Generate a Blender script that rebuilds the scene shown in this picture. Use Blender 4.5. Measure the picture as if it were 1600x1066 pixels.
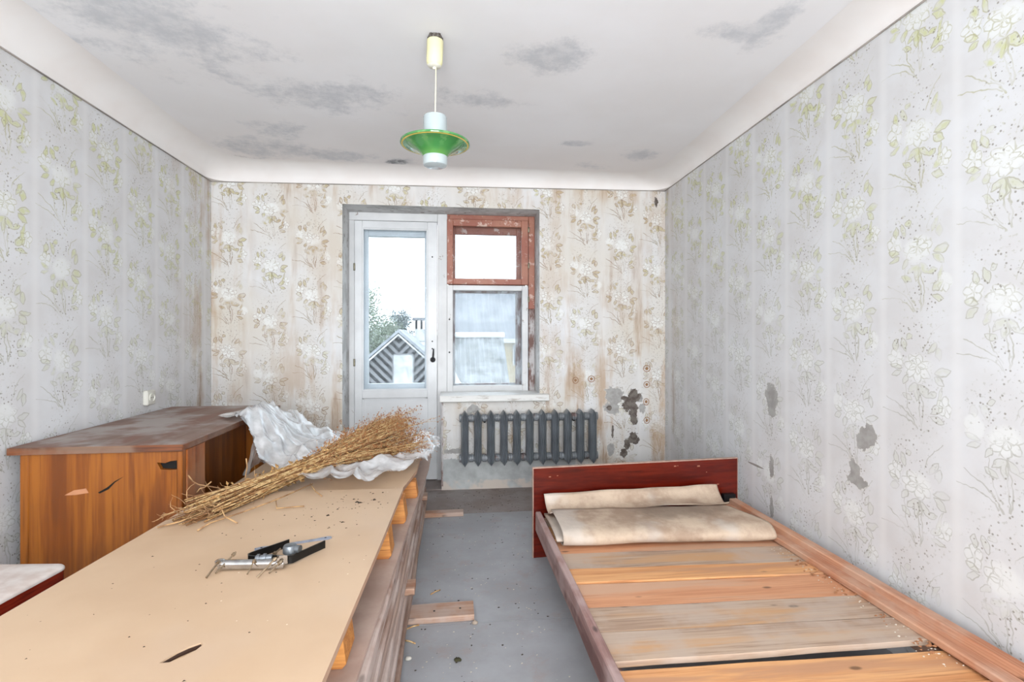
import bpy, bmesh, math, random
from math import sin, cos, pi, atan2, sqrt, radians
from mathutils import Vector, Matrix, noise

for o in list(bpy.data.objects):
    bpy.data.objects.remove(o)
random.seed(7)
SC = bpy.context.scene
COL = SC.collection

# ------------------------------------------------------------------ camera, world, lights
cam_d = bpy.data.cameras.new('camera')
cam = bpy.data.objects.new('camera', cam_d)
COL.objects.link(cam)
cam.location = (0, 0, 1.2)
cam.rotation_euler = (radians(90), 0, radians(-6.56))
cam_d.sensor_width = 36
cam_d.lens = 18.0
cam_d.shift_y = -9 / 1600
cam_d.clip_start = 0.02
cam_d.clip_end = 500
SC.camera = cam

SC.view_settings.view_transform = 'Standard'
SC.view_settings.look = 'None'
SC.view_settings.gamma = 1
SC.view_settings.use_curve_mapping = False
SC.view_settings.exposure = 0.09
SC.cycles.max_bounces = 10
SC.cycles.diffuse_bounces = 5
SC.cycles.transparent_max_bounces = 16
SC.cycles.use_denoising = True
SC.cycles.sample_clamp_indirect = 6

world = bpy.data.worlds.new('overcast_sky')
SC.world = world
world.use_nodes = True
bgn = world.node_tree.nodes['Background']
bgn.inputs[0].default_value = (0.95, 0.975, 1.0, 1)
bgn.inputs[1].default_value = 3.5


def area(name, loc, rot, sx, sy, power, color=(1, 1, 1)):
    l = bpy.data.lights.new(name, 'AREA')
    l.shape = 'RECTANGLE'
    l.size = sx
    l.size_y = sy
    l.energy = power
    l.color = color
    o = bpy.data.objects.new(name, l)
    o.location = loc
    o.rotation_euler = [radians(a) for a in rot]
    COL.objects.link(o)
    return o


area('rear_fill_light', (0.0, -3.4, 1.95), (90, 0, 0), 3.0, 0.9, 150, (0.94, 0.975, 1.0))  # unseen fill light, added behind the camera to brighten the room
area('ceiling_fill_light', (0.0, -2.1, 0.55), (150, 0, 0), 2.0, 1.6, 150, (0.94, 0.975, 1.0))  # unseen upward fill, added to lift the ceiling
area('photographer_flash', (-0.32, -0.9, 1.75), (96, 0, -8), 0.2, 0.2, 14, (0.96, 0.98, 1.0))


# ------------------------------------------------------------------ node helpers
def lin(c):
    r = []
    for x in c[:3]:
        r.append(x / 12.92 if x <= 0.04045 else ((x + 0.055) / 1.055) ** 2.4)
    return (r[0], r[1], r[2], 1.0)


def h(s):
    return tuple(int(s[i:i + 2], 16) / 255 for i in (0, 2, 4))


class S:
    """one scalar socket with arithmetic"""
    def __init__(s, g, sock):
        s.g = g
        s.k = sock

    def _o(s, op, b=None, c=None):
        return s.g.math(op, s, b, c)
    def __add__(s, b): return s._o('ADD', b)
    def __radd__(s, b): return s.g.math('ADD', b, s)
    def __sub__(s, b): return s._o('SUBTRACT', b)
    def __rsub__(s, b): return s.g.math('SUBTRACT', b, s)
    def __mul__(s, b): return s._o('MULTIPLY', b)
    def __rmul__(s, b): return s.g.math('MULTIPLY', b, s)
    def __truediv__(s, b): return s._o('DIVIDE', b)
    def abs(s): return s._o('ABSOLUTE')
    def min(s, b): return s._o('MINIMUM', b)
    def max(s, b): return s._o('MAXIMUM', b)
    def floor(s): return s._o('FLOOR')
    def fract(s): return s._o('FRACT')
    def sin(s): return s._o('SINE')
    def sq(s): return s._o('MULTIPLY', s)


class G:
    def __init__(s, name, rough=0.7):
        s.mat = bpy.data.materials.new(name)
        s.mat.use_nodes = True
        s.nt = s.mat.node_tree
        s.bsdf = s.nt.nodes['Principled BSDF']
        s.bsdf.inputs['Roughness'].default_value = rough
        s.tc = s.nt.nodes.new('ShaderNodeTexCoord')

    def put(s, inp, v):
        if isinstance(v, S):
            s.nt.links.new(v.k, inp)
        elif isinstance(v, bpy.types.NodeSocket):
            s.nt.links.new(v, inp)
        else:
            inp.default_value = v

    def math(s, op, a, b=None, c=None):
        n = s.nt.nodes.new('ShaderNodeMath')
        n.operation = op
        for i, v in enumerate((a, b, c)):
            if v is not None:
                s.put(n.inputs[i], v)
        return S(s, n.outputs[0])

    def step(s, v, lo, hi, a=0.0, b=1.0):
        n = s.nt.nodes.new('ShaderNodeMapRange')
        n.interpolation_type = 'SMOOTHSTEP'
        s.put(n.inputs[0], v)
        n.inputs[1].default_value = lo
        n.inputs[2].default_value = hi
        n.inputs[3].default_value = a
        n.inputs[4].default_value = b
        return S(s, n.outputs[0])

    def sep(s, vec):
        n = s.nt.nodes.new('ShaderNodeSeparateXYZ')
        s.put(n.inputs[0], vec)
        return [S(s, n.outputs[i]) for i in range(3)]

    def comb(s, x, y, z=0.0):
        n = s.nt.nodes.new('ShaderNodeCombineXYZ')
        for i, v in enumerate((x, y, z)):
            s.put(n.inputs[i], v)
        return n.outputs[0]

    def obj(s):
        return s.tc.outputs['Object']

    def mapping(s, vec, loc=(0, 0, 0), rot=0.0, scale=(1, 1, 1), kind='POINT'):
        n = s.nt.nodes.new('ShaderNodeMapping')
        n.vector_type = kind
        s.put(n.inputs['Vector'], vec)
        n.inputs['Location'].default_value = loc
        n.inputs['Rotation'].default_value = (0, 0, rot)
        n.inputs['Scale'].default_value = scale
        return n.outputs[0]

    def noise(s, vec, scale=1.0, detail=3.0, rough=0.55, dist=0.0):
        n = s.nt.nodes.new('ShaderNodeTexNoise')
        s.put(n.inputs['Vector'], vec)
        n.inputs['Scale'].default_value = scale
        n.inputs['Detail'].default_value = detail
        n.inputs['Roughness'].default_value = rough
        n.inputs['Distortion'].default_value = dist
        return S(s, n.outputs['Fac'])

    def noisec(s, vec, scale, detail=1.0):
        n = s.nt.nodes.new('ShaderNodeTexNoise')
        s.put(n.inputs['Vector'], vec)
        n.inputs['Scale'].default_value = scale
        n.inputs['Detail'].default_value = detail
        return s.sep(n.outputs['Color'])

    def voro(s, vec, scale, rnd=1.0, feature='F1'):
        n = s.nt.nodes.new('ShaderNodeTexVoronoi')
        n.feature = feature
        s.put(n.inputs['Vector'], vec)
        n.inputs['Scale'].default_value = scale
        n.inputs['Randomness'].default_value = rnd
        return S(s, n.outputs['Distance'])

    def mix(s, f, a, b, blend='MIX'):
        n = s.nt.nodes.new('ShaderNodeMix')
        n.data_type = 'RGBA'
        n.blend_type = blend
        s.put(n.inputs[0], f)
        s.put(n.inputs[6], a if not isinstance(a, tuple) else lin(a))
        s.put(n.inputs[7], b if not isinstance(b, tuple) else lin(b))
        return n.outputs[2]

    def bump(s, hgt, strength=0.3, dist=0.01):
        n = s.nt.nodes.new('ShaderNodeBump')
        n.inputs['Strength'].default_value = strength
        n.inputs['Distance'].default_value = dist
        s.put(n.inputs['Height'], hgt)
        s.nt.links.new(n.outputs[0], s.bsdf.inputs['Normal'])

    def color(s, c):
        s.put(s.bsdf.inputs['Base Color'], lin(c) if isinstance(c, tuple) else c)
        return s

    def rand(s):
        n = s.nt.nodes.new('ShaderNodeObjectInfo')
        return S(s, n.outputs['Random'])


def plain(name, c, rough=0.6, var=0.12, scale=12, metal=0.0, c2=None, bump=0.0, spec=None):
    g = G(name, rough)
    n = g.noise(g.obj(), scale, 4)
    c2 = c2 or tuple(max(0, x * (1 - var)) for x in c)
    g.color(g.mix(g.step(n, 0.35, 0.68), c, c2))
    g.bsdf.inputs['Metallic'].default_value = metal
    if spec is not None:
        g.bsdf.inputs['Specular IOR Level'].default_value = spec
    if bump:
        g.bump(n, bump, 0.005)
    return g.mat


def wood(name, ca, cb, axis=0, scale=1.0, rough=0.6, dust=None, dustamt=0.5, knots=True, bump=0.25, streak=None):
    """grain runs along axis; every object gets its own offset"""
    g = G(name, rough)
    x, y, z = g.sep(g.obj())
    r = g.rand()
    co = [x, y, z]
    st = [v * (1.2 if i == axis else 22.0) for i, v in enumerate(co)]
    st[axis] = st[axis] + r * 37.0
    vec = g.comb(*st)
    n1 = g.noise(vec, 1.0 * scale, 6, 0.62, 0.6)
    st2 = [v * (4.0 if i == axis else 130.0) for i, v in enumerate(co)]
    st2[axis] = st2[axis] + r * 11.0
    n2 = g.noise(g.comb(*st2), 1.0 * scale, 3, 0.6)
    f = g.step(n1 * 0.58 + n2 * 0.42, 0.40, 0.62)
    col = g.mix(f, ca, cb)
    col = g.mix(g.step(n2, 0.60, 0.72, 0, 0.45), col, tuple(c * 0.72 for c in cb))
    n3 = g.noise(g.comb(*[v + r * 9.0 for v in co]), 4.0, 4, 0.6)
    if streak:
        k = [v * (0.8 if i == axis else 9.0) for i, v in enumerate(co)]
        k[axis] = k[axis] + r * 5.0
        col = g.mix(g.step(g.noise(g.comb(*k), 1.0, 4, 0.6, 0.4), 0.5, 0.62), col, streak)
    if knots:
        kx = [v * (5.0 if i == axis else 11.0) for i, v in enumerate(co)]
        kx[axis] = kx[axis] + r * 19.0
        v = g.voro(g.comb(*kx), 1.0)
        col = g.mix(g.step(v, 0.05, 0.13, 0.75, 0.0), col, tuple(c * 0.45 for c in cb))
    if dust:
        col = g.mix(g.step(n3, 0.42, 0.62, 0.0, dustamt), col, dust)
    g.color(col)
    if bump:
        g.bump(n2, bump, 0.002)
    return g.mat


# ------------------------------------------------------------------ wallpaper
def wallpaper(name, ua, stain=0.0, fadez=(0.6, 1.9), peel=(), dark=(), plaster=None, lows=None, brown=0.0, corner=None, rings=(), halo=(), sgn=1):
    g = G(name, 0.62)
    X, Y, Z = g.sep(g.obj())
    U = Y if ua == 'y' else X
    if sgn < 0:
        U0 = U
        U = U * -1.0
    P0 = g.comb(U, Z)
    ncx, ncy, ncz = g.noisec(P0, 9.0, 2)
    fcx, fcy, fcz = g.noisec(P0, 42.0, 1)
    U2 = U + (ncx - 0.5) * 0.040 + (fcx - 0.5) * 0.014
    V2 = Z + (ncy - 0.5) * 0.040 + (fcy - 0.5) * 0.014
    colu = (U2 * (1 / 0.30)).floor()
    lx = (U2 * (1 / 0.30)).fract() * 0.30
    par = g.math('MODULO', colu.abs(), 2.0)
    ly = ((V2 + par * 0.2) * (1 / 0.42)).fract() * 0.42
    p = g.comb(lx, ly)
    fl = None

    def uni(a, b):
        return b if a is None else a.min(b)

    def leaf(cx, cy, deg, ln, wd):
        a, b, _ = g.sep(g.mapping(p, (cx, cy, 0), radians(deg), (ln, wd, 1), 'TEXTURE'))
        return b.abs() - (a - a.sq()) * 4.0

    leaves = None
    for L in [(.155, .190, 215, .055, .012), (.155, .190, 262, .062, .013), (.158, .190, 312, .058, .012),
              (.075, .235, 160, .050, .011), (.075, .225, 205, .046, .010),
              (.215, .225, 10, .060, .013), (.215, .215, 325, .050, .012),
              (.205, .090, 40, .055, .013), (.205, .075, 350, .050, .010),
              (.105, .300, 115, .055, .011), (.205, .295, 60, .055, .011), (.100, .345, 35, .03, .010),
              (.225, .100, 75, .085, .006), (.060, .300, 95, .045, .012), (.235, .270, 85, .050, .012),
              (.110, .215, 235, .040, .011), (.190, .150, 20, .04, .010), (.125, .130, 150, .045, .010)]:
        leaves = uni(leaves, leaf(*L))

    stems = None
    for (cx, cy, deg, ln, k) in [(.155, .185, 268, .15, .10), (.150, .02, 112, .15, .5), (.140, .03, 128, .14, .7),
                                 (.145, .05, 140, .12, -.6), (.165, .03, 75, .15, .35), (.185, .31, 80, .10, -.5)]:
        a, b, _ = g.sep(g.mapping(p, (cx, cy, 0), radians(deg), (ln, ln, 1), 'TEXTURE'))
        d = ((b - a.sq() * k).abs() - 0.010).max((a - 0.5).abs() - 0.5)
        stems = uni(stems, d)

    def petals(cx, cy, R, k, ph, sy=1.0, tw=0.0):
        a, b, _ = g.sep(g.mapping(p, (cx, cy, 0), 0.0, (R, R * sy, 1), 'TEXTURE'))
        r = g.math('SQRT', a.sq() + b.sq())
        th = g.math('ARCTAN2', b, a)
        y = ((th * (k / (2 * pi)) + ph).fract() - 0.5).abs() * 2.0
        return r, y - (r - r.sq()) * 4.0 * 1.05

    r1, f1 = petals(.150, .245, .062, 7, .2, .85)
    r2, f2 = petals(.150, .250, .038, 5, .6, .8)
    r3, f3 = petals(.055, .275, .036, 5, .1, 1.1)
    r4, f4 = petals(.255, .120, .030, 5, .4, 1.2)
    white = g.step(r1, 0.55, 1.15, 1.0, 0.0).max(g.step(r3.min(r4), 0.7, 1.1, 0.8, 0.0))
    flow = f1.abs().min(f2.abs() * 0.8).min(f3.abs() * 0.8).min(f4.abs() * 0.8)
    lim = r1.min(r3).min(r4)
    lineF = g.step(flow, 0.05, 0.22, 1.0, 0.0) * g.step(lim, 0.9, 1.05, 1.0, 0.0)
    brk = g.step(ncz, 0.36, 0.55)
    out = g.step(leaves.abs(), 0.07, 0.26, 1.0, 0.0).max(g.step(stems, 0.0, 0.012, 0.9, 0.0))
    vd = g.voro(P0, 62.0, 0.9)
    region = g.math('SQRT', ((lx - .175) * 11.0).sq() + ((ly - .095) * 8.5).sq()).min(
        g.math('SQRT', ((lx - .13) * 10.0).sq() + ((ly - .34) * 11.0).sq()))
    dots = g.step(vd, 0.17, 0.26, 1.0, 0.0) * g.step(region, 0.7, 1.0, 1.0, 0.0)
    fill = g.step(leaves, -0.5, 0.05, 1.0, 0.0) * g.step(fcz + ncz * 0.6, 0.62, 0.92, 0.35, 1.0)
    # colour fade of the print, patchy and stronger low down
    big = g.noise(P0, 1.3, 3)
    fade = g.step(Z + (big - 0.5) * 1.2, fadez[0], fadez[1])
    if brown:
        greenc = g.mix(g.step(big, 0.35, 0.6), (0.72, 0.71, 0.50), (0.66, 0.58, 0.43))
        linec = g.mix(g.step(big, 0.35, 0.6), (0.52, 0.48, 0.34), (0.50, 0.39, 0.29))
    else:
        greenc = g.mix(fade, (0.75, 0.765, 0.70), (0.76, 0.775, 0.56))
        linec = g.mix(fade, (0.62, 0.62, 0.58), (0.63, 0.62, 0.43))
    mid = g.noise(P0, 5.0, 4)
    base = g.mix(g.step(mid, 0.3, 0.7), (0.825, 0.83, 0.84), (0.79, 0.787, 0.79))
    # broad vertical bands of the paper
    band = g.step(((U * (1 / 0.30)).fract() - 0.5).abs(), 0.40, 0.5)
    base = g.mix(band * 0.4, base, (0.865, 0.865, 0.865))
    if brown:
        base = g.mix(g.step(big, 0.3, 0.7), base, (0.79, 0.77, 0.735))
    col = g.mix(white * 0.65, base, (0.875, 0.885, 0.88))
    col = g.mix(fill * (fade * 0.5 + (0.34 if brown else 0.30)), col, greenc)
    pr = out * (0.85 if brown else 0.68)
    col = g.mix(pr * (brk * 0.75 + 0.25), col, linec)
    col = g.mix(lineF * brk * 0.55, col, linec)
    tiny = g.step(g.noise(P0, 70.0, 2), 0.60, 0.68) * g.step(region.min(r1), 1.0, 1.3, 1.0, 0.0)
    col = g.mix(tiny * 0.35, col, linec)
    col = g.mix(dots * 0.75, col, (0.50, 0.48, 0.44))
    if sgn < 0:
        U = U0
        P0 = g.comb(U, Z)
    if stain:
        streak = g.noise(g.comb(U * 7.0, Z * 0.9), 1.0, 5, 0.65)
        patch = g.noise(P0, 1.9, 4, 0.6)
        m = g.step(streak * 0.6 + patch * 0.4, 0.47, 0.60)
        if corner:
            w = None
            for (c0, c1, z0, z1, s_) in corner:
                q = g.step(U, c0, c1) * g.step(Z, z0, z1) * s_
                w = q if w is None else w.max(q)
            m = m * w
        col = g.mix(m * stain, col, (0.67, 0.56, 0.44), 'MIX')
        m2 = g.step(streak, 0.58, 0.68) * (m * 0.5)
        col = g.mix(m2, col, (0.47, 0.34, 0.24))
    jag = (g.noise(P0, 11.0, 7, 0.75) - 0.5) * 3.6

    def ell(lst):
        f = None
        for (cu, cz, ru, rz) in lst:
            q = g.math('SQRT', ((U - cu) * (1 / ru)).sq() + ((Z - cz) * (1 / rz)).sq())
            f = q if f is None else f.min(q)
        return f

    if lows:   # bare painted plaster zone: below height, inside a u range
        (u0, u1, zt) = lows
        m = g.step(Z + jag * 0.03, zt - 0.004, zt + 0.004, 1.0, 0.0) * g.step(U, u0, u0 + .02) * g.step(U, u1 - .02, u1, 1.0, 0.0)
        pl = g.mix(g.step(g.noise(P0, 7, 5), 0.35, 0.65), (0.70, 0.715, 0.715), (0.60, 0.61, 0.61))
        col = g.mix(m, col, pl)
        m = g.step(Z + jag * 0.02, 0.065, 0.075, 1.0, 0.0) * g.step(g.noise(P0, 5, 4), 0.4, 0.5)
        col = g.mix(m, col, (0.76, 0.72, 0.68))
    if peel:
        e = ell(peel) + jag
        rim = g.step(e, 1.0, 1.12, 1.0, 0.0)
        m = g.step(e, 0.97, 1.0, 1.0, 0.0)
        col = g.mix(rim * 0.5, col, (0.87, 0.85, 0.82))
        pl = g.mix(g.step(g.noise(P0, 22, 5), 0.35, 0.65), (0.635, 0.63, 0.62), (0.57, 0.56, 0.55))
        col = g.mix(m, col, pl)
    if dark:
        e = ell(dark) + jag
        m = g.step(e, 0.97, 1.0, 1.0, 0.0)
        pl = g.mix(g.step(g.noise(P0, 24, 5), 0.38, 0.6), (0.30, 0.26, 0.235), (0.42, 0.39, 0.365))
        col = g.mix(m, col, pl)
    if halo:
        e = ell(halo)
        m = g.step(e + jag * 0.12, 0.35, 0.5, 1.0, 0.0)
        q = g.step((e - 0.85).abs() + jag.abs() * 0.04, 0.08, 0.22, 0.8, 0.0).max(m)
        col = g.mix(q, col, (0.55, 0.40, 0.27))
    if rings:   # long crack lines: thin ellipses
        e = ell(rings) + jag * 0.2
        col = g.mix(g.step(e, 0.7, 1.0, 0.8, 0.0), col, (0.42, 0.38, 0.34))
    g.color(col)
    g.bump(mid + g.noise(P0, 40.0, 2) * 0.3, 0.12, 0.01)
    return g.mat


# ------------------------------------------------------------------ mesh helpers
class MB:
    def __init__(s):
        s.v = []
        s.f = []
        s.m = []

    def add(s, vs, fs, mi=0):
        b = len(s.v)
        s.v += [tuple(v) for v in vs]
        s.f += [tuple(b + i for i in f) for f in fs]
        s.m += [mi] * len(fs)
        return s

    def box(s, x0, x1, y0, y1, z0, z1, mi=0, rot=None, c=0.0):
        """box; c > 0 chamfers every edge"""
        if x1 < x0: x0, x1 = x1, x0
        if y1 < y0: y0, y1 = y1, y0
        if z1 < z0: z0, z1 = z1, z0
        if c <= 0:
            vs = [(x, y, z) for z in (z0, z1) for y in (y0, y1) for x in (x0, x1)]
            fs = [(0, 2, 3, 1), (4, 5, 7, 6), (0, 1, 5, 4), (2, 6, 7, 3), (0, 4, 6, 2), (1, 3, 7, 5)]
        else:
            bm = bmesh.new()
            bmesh.ops.create_cube(bm, size=1)
            for v in bm.verts:
                v.co = Vector(((x0 + x1) / 2 + v.co.x * (x1 - x0), (y0 + y1) / 2 + v.co.y * (y1 - y0), (z0 + z1) / 2 + v.co.z * (z1 - z0)))
            bmesh.ops.bevel(bm, geom=bm.edges[:], offset=c, segments=1, affect='EDGES')
            bm.verts.ensure_lookup_table()
            vs = [v.co.copy() for v in bm.verts]
            fs = [[v.index for v in f.verts] for f in bm.faces]
            bm.free()
        if rot is not None:
            vs = [rot @ Vector(v) for v in vs]
        return s.add(vs, fs, mi)

    def lathe(s, prof, n=24, M=None, mi=0, cap=True):
        vs = []
        for (r, z) in prof:
            for i in range(n):
                a = 2 * pi * i / n
                vs.append(Vector((r * cos(a), r * sin(a), z)))
        fs = []
        for j in range(len(prof) - 1):
            for i in range(n):
                k = (i + 1) % n
                fs.append((j * n + i, j * n + k, (j + 1) * n + k, (j + 1) * n + i))
        if cap:
            fs.append(tuple(reversed(range(n))))
            fs.append(tuple((len(prof) - 1) * n + i for i in range(n)))
        if M is not None:
            vs = [M @ v for v in vs]
        return s.add(vs, fs, mi)

    def tube(s, pts, r, n=6, mi=0, cap=True):
        pts = [Vector(p) for p in pts]
        rs = r if isinstance(r, (list, tuple)) else [r] * len(pts)
        vs, fs = [], []
        up = Vector((0.13, 0.21, 0.97))
        for i, p in enumerate(pts):
            t = (pts[min(i + 1, len(pts) - 1)] - pts[max(i - 1, 0)]).normalized()
            a = t.cross(up)
            if a.length < 1e-3:
                a = t.cross(Vector((1, 0, 0)))
            a.normalize()
            b = t.cross(a)
            for k in range(n):
                an = 2 * pi * k / n
                vs.append(p + (a * cos(an) + b * sin(an)) * rs[i])
        for i in range(len(pts) - 1):
            for k in range(n):
                q = (k + 1) % n
                fs.append((i * n + k, i * n + q, (i + 1) * n + q, (i + 1) * n + k))
        if cap:
            fs.append(tuple(reversed(range(n))))
            fs.append(tuple((len(pts) - 1) * n + i for i in range(n)))
        return s.add(vs, fs, mi)

    def prism(s, poly, ax, a0, a1, mi=0, M=None):
        """extrude 2-D polygon along axis ax ('x','y','z')"""
        def P(p, a):
            return {'x': (a, p[0], p[1]), 'y': (p[0], a, p[1]), 'z': (p[0], p[1], a)}[ax]
        n = len(poly)
        vs = [P(p, a0) for p in poly] + [P(p, a1) for p in poly]
        fs = [tuple(range(n)), tuple(reversed(range(n, 2 * n)))]
        fs += [(i, i + n, (i + 1) % n + n, (i + 1) % n) for i in range(n)]
        if M is not None:
            vs = [M @ Vector(v) for v in vs]
        return s.add(vs, fs, mi)

    def build(s, name, mats, parent=None, smooth=False, fix=True, auto=None):
        me = bpy.data.meshes.new(name)
        me.from_pydata(s.v, [], s.f)
        mats = mats if isinstance(mats, (list, tuple)) else [mats]
        for m in mats:
            me.materials.append(m)
        if len(mats) > 1:
            me.polygons.foreach_set('material_index', s.m)
        if fix:
            bm = bmesh.new()
            bm.from_mesh(me)
            bmesh.ops.recalc_face_normals(bm, faces=bm.faces)
            if auto is not None:
                for e in bm.edges:
                    e.smooth = not (len(e.link_faces) == 2 and e.calc_face_angle(0) > radians(auto))
            bm.to_mesh(me)
            bm.free()
        if smooth or auto is not None:
            me.polygons.foreach_set('use_smooth', [True] * len(me.polygons))
        o = bpy.data.objects.new(name, me)
        COL.objects.link(o)
        if parent is not None:
            o.parent = parent
            o.matrix_parent_inverse = parent.matrix_basis.inverted()
        me.update()
        return o


def empty(name, loc=(0, 0, 0)):
    o = bpy.data.objects.new(name, None)
    o.location = loc
    o.empty_display_size = 0.05
    COL.objects.link(o)
    return o


def tag(o, label=None, cat=None, group=None, kind=None):
    if label: o['label'] = label
    if cat: o['category'] = cat
    if group: o['group'] = group
    if kind: o['kind'] = kind
    return o


def rotz(deg, c):
    c = Vector(c)
    return Matrix.Translation(c) @ Matrix.Rotation(radians(deg), 4, 'Z') @ Matrix.Translation(-c)


def RM(loc, rx=0, ry=0, rz=0):
    return Matrix.Translation(Vector(loc)) @ Matrix.Rotation(radians(rz), 4, 'Z') @ Matrix.Rotation(radians(ry), 4, 'Y') @ Matrix.Rotation(radians(rx), 4, 'X')


def nz(x, y, z=0.0):
    return noise.noise(Vector((x, y, z)))


def rough_plank(x0, x1, y0, y1, z0, z1, axis='x', seg=14, wob=0.004, skew=0.0, seed=0, c=0.003):
    """plank with slightly uneven long edges and worn corners; skew shifts the far end"""
    mb = MB()
    rings = []
    L0, L1 = (x0, x1) if axis == 'x' else (y0, y1)
    W0, W1 = (y0, y1) if axis == 'x' else (x0, x1)
    for i in range(seg + 1):
        t = i / seg
        a = L0 + (L1 - L0) * t
        wa = W0 + skew * t + wob * nz(a * 3.1, seed * 3.7)
        wb = W1 + skew * t + wob * nz(a * 2.7, seed * 5.1 + 9)
        dz = wob * 0.5 * nz(a * 1.9, seed + 4.4)
        prof = [(wa + c, z0), (wb - c, z0), (wb, z0 + c), (wb, z1 - c + dz), (wb - c, z1 + dz), (wa + c, z1 + dz), (wa, z1 - c + dz), (wa, z0 + c)]
        rings.append([(a, w, z) if axis == 'x' else (w, a, z) for (w, z) in prof])
    vs = [v for r in rings for v in r]
    fs = []
    for i in range(seg):
        for k in range(8):
            q = (k + 1) % 8
            fs.append((i * 8 + k, i * 8 + q, (i + 1) * 8 + q, (i + 1) * 8 + k))
    fs.append(tuple(range(8)))
    fs.append(tuple(reversed(range(seg * 8, seg * 8 + 8))))
    mb.add(vs, fs)
    return mb


# ------------------------------------------------------------------ room dimensions
XL, YB, YR = -1.77, 4.0, -3.6


def xr(y):
    return 1.715 - 0.03 * (4.0 - y)


ZC = 2.46
NX0, NX1, NZT = -0.834, 0.679, 2.195     # window niche
PX0, PZT = -0.089, 0.69                  # parapet under the window
YF = 4.235                               # face of the frames

# ------------------------------------------------------------------ structure materials
m_wall_left = wallpaper('left_wallpaper', 'y', stain=0.75, corner=[(3.45, 3.95, 0.3, 0.6, 1.0), (2.9, 3.9, 1.9, 2.3, 0.5)])
m_wall_right = wallpaper('right_wallpaper', 'y', sgn=-1, stain=0.35, corner=[(3.5, 3.95, 0.3, 0.6, 0.8)], fadez=(0.9, 2.1),
                         peel=[(2.535, 0.865, .050, .075), (2.525, 0.815, .030, .045), (1.875, 0.800, .045, .05), (1.90, .77, .03, .04), (1.95, 0.645, .030, .055), (1.93, .60, .055, .022),
                               (2.53, 0.500, .022, .06), (2.53, 0.30, .018, .06)],
                         rings=[(2.68, 0.475, .09, .007)])
m_wall_back = wallpaper('back_wallpaper', 'x', stain=0.8, brown=1.0,
                        corner=[(-1.40, -1.72, -1, 0, .9), (0.70, 0.95, 2.4, 0.6, 1.0), (-1.5, -1.2, 3.0, 0.2, 0.75), (-5, -4, 2.0, 2.4, .8), (0.7, 0.8, 0.0, 0.1, 0.45)],
                        lows=(-0.12, 0.98, 0.24),
                        peel=[(1.29, 0.70, .080, .085), (1.27, 0.62, .06, .05), (1.52, 0.60, .035, .05), (0.16, 0.62, 0.05, .03), (1.26, 0.27, .03, .05), (1.50, .69, .022, .035), (0.02, 0.30, .09, .02)],
                        dark=[(1.41, 0.66, .065, .055), (1.455, 0.71, .05, .05), (1.455, 0.58, .035, .085), (1.375, 0.69, .03, .025), (1.44, 0.37, .055, .06), (1.36, 0.25, .03, .04), (1.40, .33, .03, .05),
                              (1.275, 0.42, .012, .05), (1.245, 0.62, .02, .02), (1.64, 2.28, .015, .045)],
                        halo=[(1.56, .93, .032, .03), (1.56, .80, .028, .028), (1.555, .66, .026, .03), (1.56, .51, .026, .03), (1.33, 1.0, .0, 0.001)][:4] + [(0.97, .84, .026, .028), (1.10, .85, .03, .028)])

g = G('painted_reveal', 0.75)
n = g.noise(g.obj(), 5, 6, 0.65)
c_ = g.mix(g.step(n, 0.4, 0.62), (0.80, 0.80, 0.80), (0.68, 0.675, 0.67))
c_ = g.mix(g.step(g.noise(g.obj(), 14, 5, 0.7), 0.58, 0.66, 0, 0.7), c_, (0.46, 0.42, 0.38))
g.color(c_)
g.bump(n, 0.3, 0.01)
m_reveal = g.mat

g = G('limewashed_ceiling', 0.9)
X, Y, Z = g.sep(g.obj())
pp = g.comb(X, Y)
col = g.mix(g.step(g.noise(pp, 1.2, 4), 0.35, 0.65), (0.90, 0.90, 0.91), (0.88, 0.875, 0.88))
col = g.mix(g.step(Y, 2.9, 3.9, 0, 0.45), col, (0.86, 0.82, 0.80))
jag = (g.noise(pp, 3.4, 9, 0.75) - 0.5) * 6.0
e = None
for (cx, cy, rx, ry) in [(-1.18, 2.25, .26, .30), (-1.35, 2.05, .12, .12), (-1.28, 3.60, .22, .16), (-1.62, 3.86, .12, .09), (-1.05, 3.3, .14, .12), (-.41, 3.80, .10, .09),
                         (1.17, 2.02, .13, .05), (1.28, 1.95, .05, .12), (1.0, 3.72, .12, .06), (1.3, 3.47, .09, .08), (-.62, 2.8, .28, .16), (.45, 2.3, .16, .10), (-.95, 3.70, .35, .09), (.8, 3.3, .12, .04), (.1, 2.75, .2, .08)]:
    q = g.math('SQRT', ((X - cx) * (1 / rx)).sq() + ((Y - cy) * (1 / ry)).sq())
    e = q if e is None else e.min(q)
m1 = g.step(e + jag, 0.3, 1.5, 1.0, 0.0)
fine = g.step(g.noise(pp, 12.0, 6, 0.75), 0.36, 0.62)
col = g.mix(m1 * (fine * 0.30 + 0.30), col, (0.66, 0.68, 0.71))
dk = g.math('SQRT', ((X + 1.60) * 6.5).sq() + ((Y - 3.84) * 11.0).sq()).min(g.math('SQRT', ((X + .42) * 11.0).sq() + ((Y - 3.80) * 13.0).sq()))
col = g.mix(g.step(dk + jag * 0.6, 0.5, 1.1, 0.75, 0.0) * fine, col, (0.36, 0.36, 0.37))
g.color(col)
m_ceil = g.mat

g = G('cove_plaster', 0.85)
g.color(g.mix(g.step(g.noise(g.obj(), 3, 3), 0.3, 0.7), (0.89, 0.88, 0.875), (0.87, 0.85, 0.84)))
m_cove = g.mat


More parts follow.
